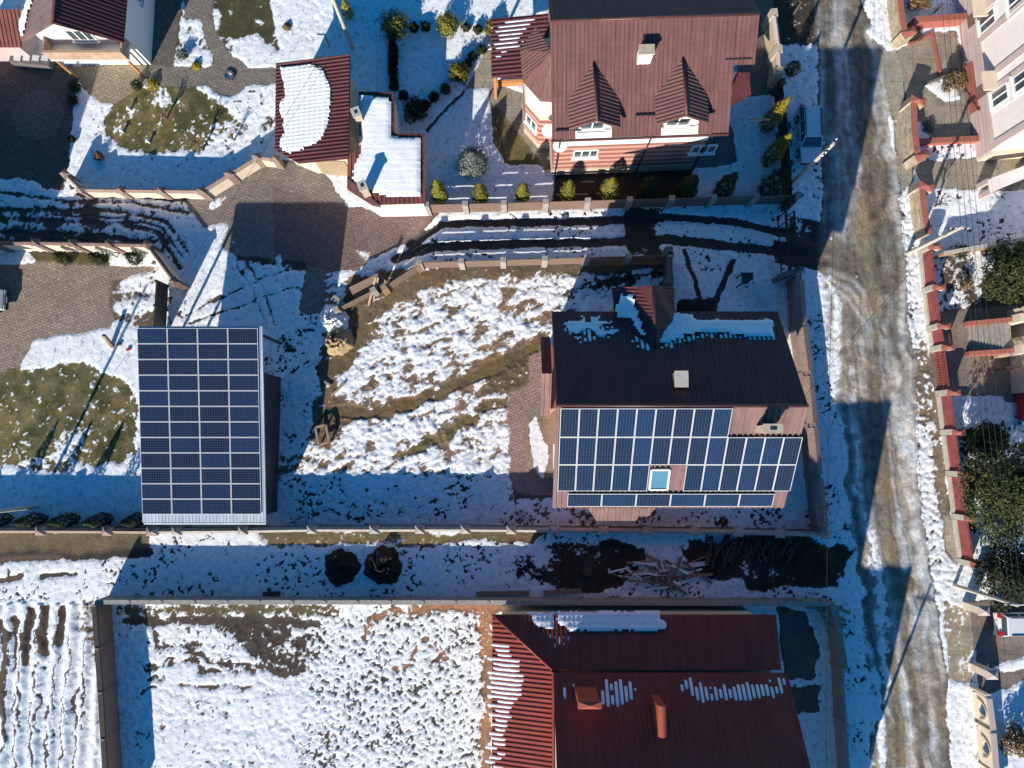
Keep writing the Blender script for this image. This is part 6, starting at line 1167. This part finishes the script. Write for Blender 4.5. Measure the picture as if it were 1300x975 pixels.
# ================================================================== CARS
def car(label, px, py, rz, paint, name='parked_car', L=3.7, Wd=1.42, cat='car', taillit=False):
    t = thing(name, label, cat, (0, 0, 0)); hw = Wd/2
    prof = [(-.5, .30), (-.5, .52), (-.485, .66), (-.40, .70), (-.22, .72), (.0, .74), (.48, .78), (.5, .55), (.5, .30)]      # front at -x: bonnet, waist line
    def side(pts, w0, w1, z_s=1., x_s=1.): pass
    b = MB(); n = len(prof); ws = [(-1, .86), (-.8, 1.0), (.8, 1.0), (1, .86)]; vs = []
    for s, f in ((-1, .0), (-.93, .06), (.93, .06), (1, .0)):
        for x, z in prof:
            inset = 1-(.10*max(0, abs(x)-.36)/.14 if abs(x) > .36 else 0); vs.append((x*L, s*hw*inset, z+f*(1 if .5 < z else 0)))
    fs = []
    for k in range(3):
        for i in range(n): j = (i+1) % n; fs.append((k*n+i, k*n+j, (k+1)*n+j, (k+1)*n+i))
    fs += [tuple(range(n)), tuple(reversed(range(3*n, 4*n)))]; b.mesh(vs, fs); b.build('body', paint, t)
    def ring(x0, x1, y, z): return [(x0*L, -y, z), (x1*L, -y, z), (x1*L, y, z), (x0*L, y, z)]
    b = MB(); b.hexa(ring(-.25, .485, hw*.93, .765), ring(-.10, .44, hw*.76, 1.2)); b.build('cabin_glass', 'glass', t)
    b = MB(); b.hexa(ring(-.115, .455, hw*.80, 1.205), ring(-.10, .44, hw*.74, 1.27)); b.build('roof', paint, t)
    for s in (-1, 1):
        b = MB(); b.bar((-.09*L, s*hw*.72, 1.30), (.40*L, s*hw*.72, 1.30), .04, .04); b.build('roof_rail', 'steel', t)
        for xx in (-.245, -.02, .21, .47): b = MB(); zt = 1.2; x2 = -.10 if xx < -.2 else (.445 if xx > .4 else xx); b.bar((xx*L, s*hw*.935, .77), (x2*L, s*hw*.775, zt), .06, .05); b.build('pillar', paint, t)
        b = MB(); b.hexa([(-.20*L, s*hw*1.0, .8), (-.165*L, s*hw*1.0, .8), (-.165*L, s*hw*1.16, .8), (-.20*L, s*hw*1.16, .8)], [(-.20*L, s*hw*1.0, .94), (-.165*L, s*hw*1.0, .94), (-.165*L, s*hw*1.16, .94), (-.20*L, s*hw*1.16, .94)]); b.build('mirror', paint, t)
        b = MB(); b.hexa([(-.497*L, s*hw*.88, .56), (-.497*L, s*hw*.52, .56), (-.40*L, s*hw*.62, .72), (-.40*L, s*hw*.92, .70)], [(-.505*L, s*hw*.88, .66), (-.505*L, s*hw*.52, .66), (-.40*L, s*hw*.62, .745), (-.40*L, s*hw*.92, .73)]); b.build('headlight', 'pvc', t)
        b = MB(); b.box((.485*L, s*hw*.74, .62), .16, .26, .28); b.build('taillight', M['tail'], t)
        for xx in (-.31, .31):
            b = MB(); b.tube((xx*L, s*(hw-.17), .29), (xx*L, s*(hw+.005), .29), .29, .29, 16); wh_ = b.build('wheel', 'tyre', t); b = MB(); b.tube((xx*L, s*(hw-.02), .29), (xx*L, s*(hw+.015), .29), .17, .17, 12); b.build('rim', 'frame', wh_)
    b = MB(); b.box((-.505*L, 0, .30), .08, Wd*.82, .16); b.build('bumper', 'steel', t); b = MB(); b.box((.50*L, 0, .32), .1, Wd*.84, .2); b.build('rear_bumper', paint, t)
    for xx in (-.515, .516): b = MB(); b.box((xx*L, 0, .48), .02, .4, .1); b.build('number_plate', 'pvc', t)
    t.location = gnd(px, py); t.rotation_euler = (0, 0, rz); return t
M['tail'] = mat('red_lamp', (.55, .02, .02), .2, .1); M['tyre'] = mat('tyre_rubber', (.02, .02, .02), .9)
M['paint_white'] = mat('white_car_paint', (.72, .73, .74), .25, .04, 2, spec=.5); M['paint_silver'] = mat('silver_car_paint', (.42, .44, .47), .3, .06, 2, spec=.5, metal=.3); M['paint_light'] = mat('pale_car_paint', (.62, .66, .72), .25, .04, 2, spec=.5)
car('pale estate car parked on the shaded road verge, facing south', 1023, 176, R(90), 'paint_light')
car('silver grey car cut by the left edge on the tan paved yard', -22, 383, R(180), 'paint_silver'); car('white car with red tail lamps backed into the drive at the right edge', 1296, 789, R(180), 'paint_white')
# ================================================================== THINGS LYING ABOUT
def heap(label, px, py, r, h, m, name='heap', cat='heap', seed=1, flat=.0):
    n = 48; g = MB(); vs = []; fs = []; c = gnd(px, py); rings = 14
    for i in range(rings+1):
        f = i/rings
        for k in range(n):
            a = 2*math.pi*k/n; q = r*f*(1+.06*math.sin(3*a+seed)+.05*math.sin(7*a+seed*2)+.04*math.sin(13*a)); z = h*(1-f**2.2)*(1+.25*math.sin(5*a*f+seed)+.12*math.sin(11*a+9*f))+(-.12 if f == 1 else random.uniform(-.04, .04)); vs.append((c.x+q*math.cos(a), c.y+q*math.sin(a), z))
    for i in range(rings):
        for k in range(n): j = (k+1) % n; fs.append((i*n+k, i*n+j, (i+1)*n+j, (i+1)*n+k) if i else (k, j, n+j, n+k))
    fs = [f for f in fs]; g.mesh(vs, fs); return tag(g.build(name, m, smooth=True, recalc=True), label, cat)
heap('flat dark manure heap in the alley, the left of the pair', 434, 720, 1.2, .45, 'soilheap', 'manure_heap', 'manure heap', 1); heap('taller dark manure heap in the alley, the right of the pair', 487, 718, 1.25, .75, 'soilheap', 'manure_heap', 'manure heap', 4)
heap('pale sand heap with snow behind it near the broken fence', 430, 433, 1.0, .8, 'sand', 'sand_heap', 'sand heap', 2); heap('snow covered spoil heap at the corner of the ploughed garden', 423, 406, 1.05, .8, 'snow', 'snow_heap', 'snow heap', 3); heap('low rusty brown brush heap at the alley mouth', 1036, 716, 1.4, .3, M.setdefault('brush', mat('dead_brush', (.07, .04, .02), .95, .5, 9, .8)), 'brush_heap', 'brush heap', 6)
mb = MB(); c = gnd(745, 725); mb.tube(c-Vector((0, 0, .05)), c+Vector((0, 0, .35)), .34, .28, 14); tag(mb.build('tree_stump', 'log'), 'old grey tree stump in the dark patch of the alley', 'stump')
rnd = random.Random(3)
for k in range(46):
    px_, py_ = rnd.gauss(842, 26), 728+rnd.gauss(0, 9); p = gnd(min(max(px_, 785), 900), min(max(py_, 705), 752)); a_ = rnd.gauss(-.15, .55); L_ = rnd.uniform(.8, 2.3); z = .1+.012*k*rnd.random(); d = Vector((math.cos(a_)*L_/2, math.sin(a_)*L_/2, rnd.uniform(-.08, .1)))
    mb = MB(); mb.bar(p-d+Vector((0, 0, z)), p+d+Vector((0, 0, z)), rnd.uniform(.07, .16), .04); tag(mb.build('plank', ('wood', 'snow', 'plank', 'snow', 'wood', 'cop_dark')[k % 6]), 'loose plank in the scattered heap beside the alley wall', 'plank', 'planks of the scattered heap')
for k in range(60):
    px_ = rnd.uniform(893, 1010); py_ = rnd.uniform(682, 708); p = gnd(px_, py_); a_ = rnd.gauss(1.2, .35); L_ = rnd.uniform(.8, 1.6); z = .12+rnd.random()*.35; d = Vector((math.cos(a_)*L_/2, math.sin(a_)*L_/2, rnd.uniform(-.12, .12)))
    mb = MB(); r_ = rnd.uniform(.05, .11); mb.tube(p-d+Vector((0, 0, z)), p+d+Vector((0, 0, z)), r_, r_*.85, 7); tag(mb.build('log', 'log'), 'dark log in the shaded woodpile under the boundary wall', 'log', 'logs of the shaded woodpile')
for lab, x0, y0, x1, y1, m in (('long snowy beam on the alley wall side, left of the heap', 605, 753, 672, 752, 'wood'), ('grey beam beside the dark alley patch', 690, 752, 738, 749, 'wood'), ('short dark beam lying west in the alley', 335, 754, 356, 753, 'log'), ('white board across the plank heap', 842, 722, 898, 714, 'bluegrey'), ('pale beam lying before the plank heap', 740, 756, 770, 755, 'bluegrey')):
    mb = MB(); p, q = gnd(x0, y0), gnd(x1, y1); mb.bar(p+Vector((0, 0, .14)), q+Vector((0, 0, .16)), .26, .14); tag(mb.build('beam', m), lab, 'beam')
p = gnd(867, 724)
mb = MB(); n = 16
for k in range(n): t0, t1 = 2*math.pi*k/n, 2*math.pi*(k+1)/n; mb.tube(gnd(904, 727)+Vector((math.cos(t0)*.28, math.sin(t0)*.28, .14)), gnd(904, 727)+Vector((math.cos(t1)*.28, math.sin(t1)*.28, .14)), .09, .09, 6)
tag(mb.build('tyre', 'tyre'), 'old tyre lying at the east end of the plank heap', 'tyre')
# wooden crate frame and boards in the garden
cf = thing('wooden_frame', 'small square frame of pale timbers on the garden edge', 'frame', gnd(412, 552)); C4 = [gnd(403, 543), gnd(416, 540), gnd(420, 561), gnd(407, 565)]
for a, c in zip(C4, C4[1:]+C4[:1]): mb = MB(); mb.bar(a+Vector((0, 0, .45)), c+Vector((0, 0, .45)), .14, .14); mb.build('rail', 'wood_pale', cf)
for a in C4: mb = MB(); mb.box((a.x, a.y, 0), .1, .1, .38); mb.build('leg', 'wood', cf)
for lab, x0, y0, z0, x1, y1, z1 in (('long pale plank leaning on the broken fence, left one', 468, 388, .05, 477, 352, 1.5), ('long pale plank leaning on the broken fence, right one', 474, 380, .05, 480, 352, 1.4), ('short board on the snow above the wooden frame', 420, 503, .1, 438, 486, .15), ('small pale board by the corner spoil', 411, 484, .1, 420, 490, .1)):
    mb = MB(); mb.bar(W(x0, y0, z0), W(x1, y1, z1), .14, .06); tag(mb.build('plank', 'wood_pale'), lab, 'plank')
mb = MB(); a = gnd(491, 374); mb.box((a.x, a.y, 0), .12, .12, 1.1); o = tag(mb.build('fence_post', 'wood_pale'), 'lone pale post by the bent end of the plank fence', 'post')
mb = MB(); a = gnd(483, 358); mb.bar(a+Vector((-.25, .25, .25)), a+Vector((.25, -.2, .3)), .5, .4); tag(mb.build('concrete_block', 'conc_light'), 'tilted pale concrete block between the broken fence ends', 'block')
mb = MB(); a = gnd(432, 384); mb.bar(a+Vector((-.4, .25, .25)), a+Vector((.35, -.3, .3)), .4, .4); tag(mb.build('concrete_block', 'concrete'), 'grey concrete block at the west end of the fence stub', 'block')
sp = thing('leaning_panel', 'pale narrow slide leaning on an added dark stand for its shadow on blue snow', 'slat', gnd(955, 370)); mb = MB(); mb.bar(W(952, 358, 1.35), W(971, 392, .15), .42, .08); mb.build('chute', 'bluegrey', sp)
mb = MB(); a = W(949, 353, 1.3); mb.box((a.x, a.y, 1.2), .7, .7, .12); mb.build('shadow_stand', 'steel', sp)  # dark stand added where the leaning panel's triangular shadow lies
for dx, dy in ((-.3, -.3), (.3, -.3), (.3, .3), (-.3, .3)): mb = MB(); mb.box((a.x+dx, a.y+dy, 0), .08, .08, 1.195); mb.build('leg', 'steel', sp)
for lab, px_, py_, z in (('small wooden crate in the northern snow by the pole', 560, 330, .1),): pass
sw_ = thing('washing_line', 'white topped drying rack with thin legs on the blue shaded snow', 'drying rack', gnd(411, 56)); a, c = W(402, 43.5, 1.6), W(421, 44, 1.6); mb = MB(); mb.bar(a, c, .08, .06); mb.build('crossbar', 'pvc', sw_); m_ = (a+c)/2; mb = MB(); mb.tube((m_.x, m_.y, 0), (m_.x, m_.y, 1.56), .035, .035, 6); mb.build('leg', 'steel', sw_)
for lab, x, y in (('small white stone lamp on the olive lawn', 166, 140), ('cream lamp on the olive lawn, the lower one', 157, 168), ('tiny white garden lamp near the lawn foot', 190, 181)):
    a = gnd(x, y); mb = MB(); mb.tube(a, a+Vector((0, 0, .3)), .09, .07, 8); o = tag(mb.build('garden_lamp', 'conc_light'), lab, 'lamp'); mb = MB(); mb.pyramid((a.x, a.y, .303), .26, .26, .14); mb.build('lamp_cap', 'pvc', o)
mb = MB(); a = gnd(143, 440); mb.tube(a, a+Vector((-.1, .6, .9)), .16, .12, 8); tag(mb.build('log_post', 'wood'), 'brown tilted stump of wood on the snow left of the carport', 'post')
for lab, x, y, m in (('small red toy box beside the carport on the snow', 164, 444, 'tail'), ('small dark crate beside the red toy box', 153, 437, 'steel')):
    mb = MB(); a = gnd(x, y); mb.box((a.x, a.y, .02), .18, .14, .12, .4); mb.box((a.x, a.y, .142), .21, .17, .03, .4); tag(mb.build('box', m), lab, 'box')
rc = thing('covered_vehicle', 'red covered vehicle with bluish cover at the right edge', 'vehicle', gnd(1296, 512)); mb = MB(); a = gnd(1302, 515); mb.box((a.x, a.y, .25), 1.5, 1.9, .5); mb.build('body', 'tail', rc); mb = MB(); mb.box((a.x+.1, a.y-.1, .753), 1.2, 1.5, .3); mb.build('cover', 'paint_light', rc)
for k in range(4): mb = MB(); mb.tube((a.x-.6+1.2*(k % 2), a.y-.72+1.44*(k//2)-.06, .22), (a.x-.6+1.2*(k % 2), a.y-.72+1.44*(k//2)+.06, .22), .22, .22, 12); mb.build('wheel', 'tyre', rc)
for lab, (x, y) in (('planter ring of stones with snow at the path crossing', (291, 97)),):
    mb = MB(); c = gnd(x, y)
    for k in range(12): t0 = 2*math.pi*k/12; mb.box((c.x+.3*math.cos(t0), c.y+.3*math.sin(t0), 0), .14, .12, .16, t0)
    tag(mb.build('planter_ring', 'conc_dark'), lab, 'planter')

# ------------------------------------------------------------------ every labelled top-level object is a thing unless said otherwise
for o in S.objects:
    if o.parent is None and 'label' in o and 'kind' not in o: o['kind'] = 'thing'
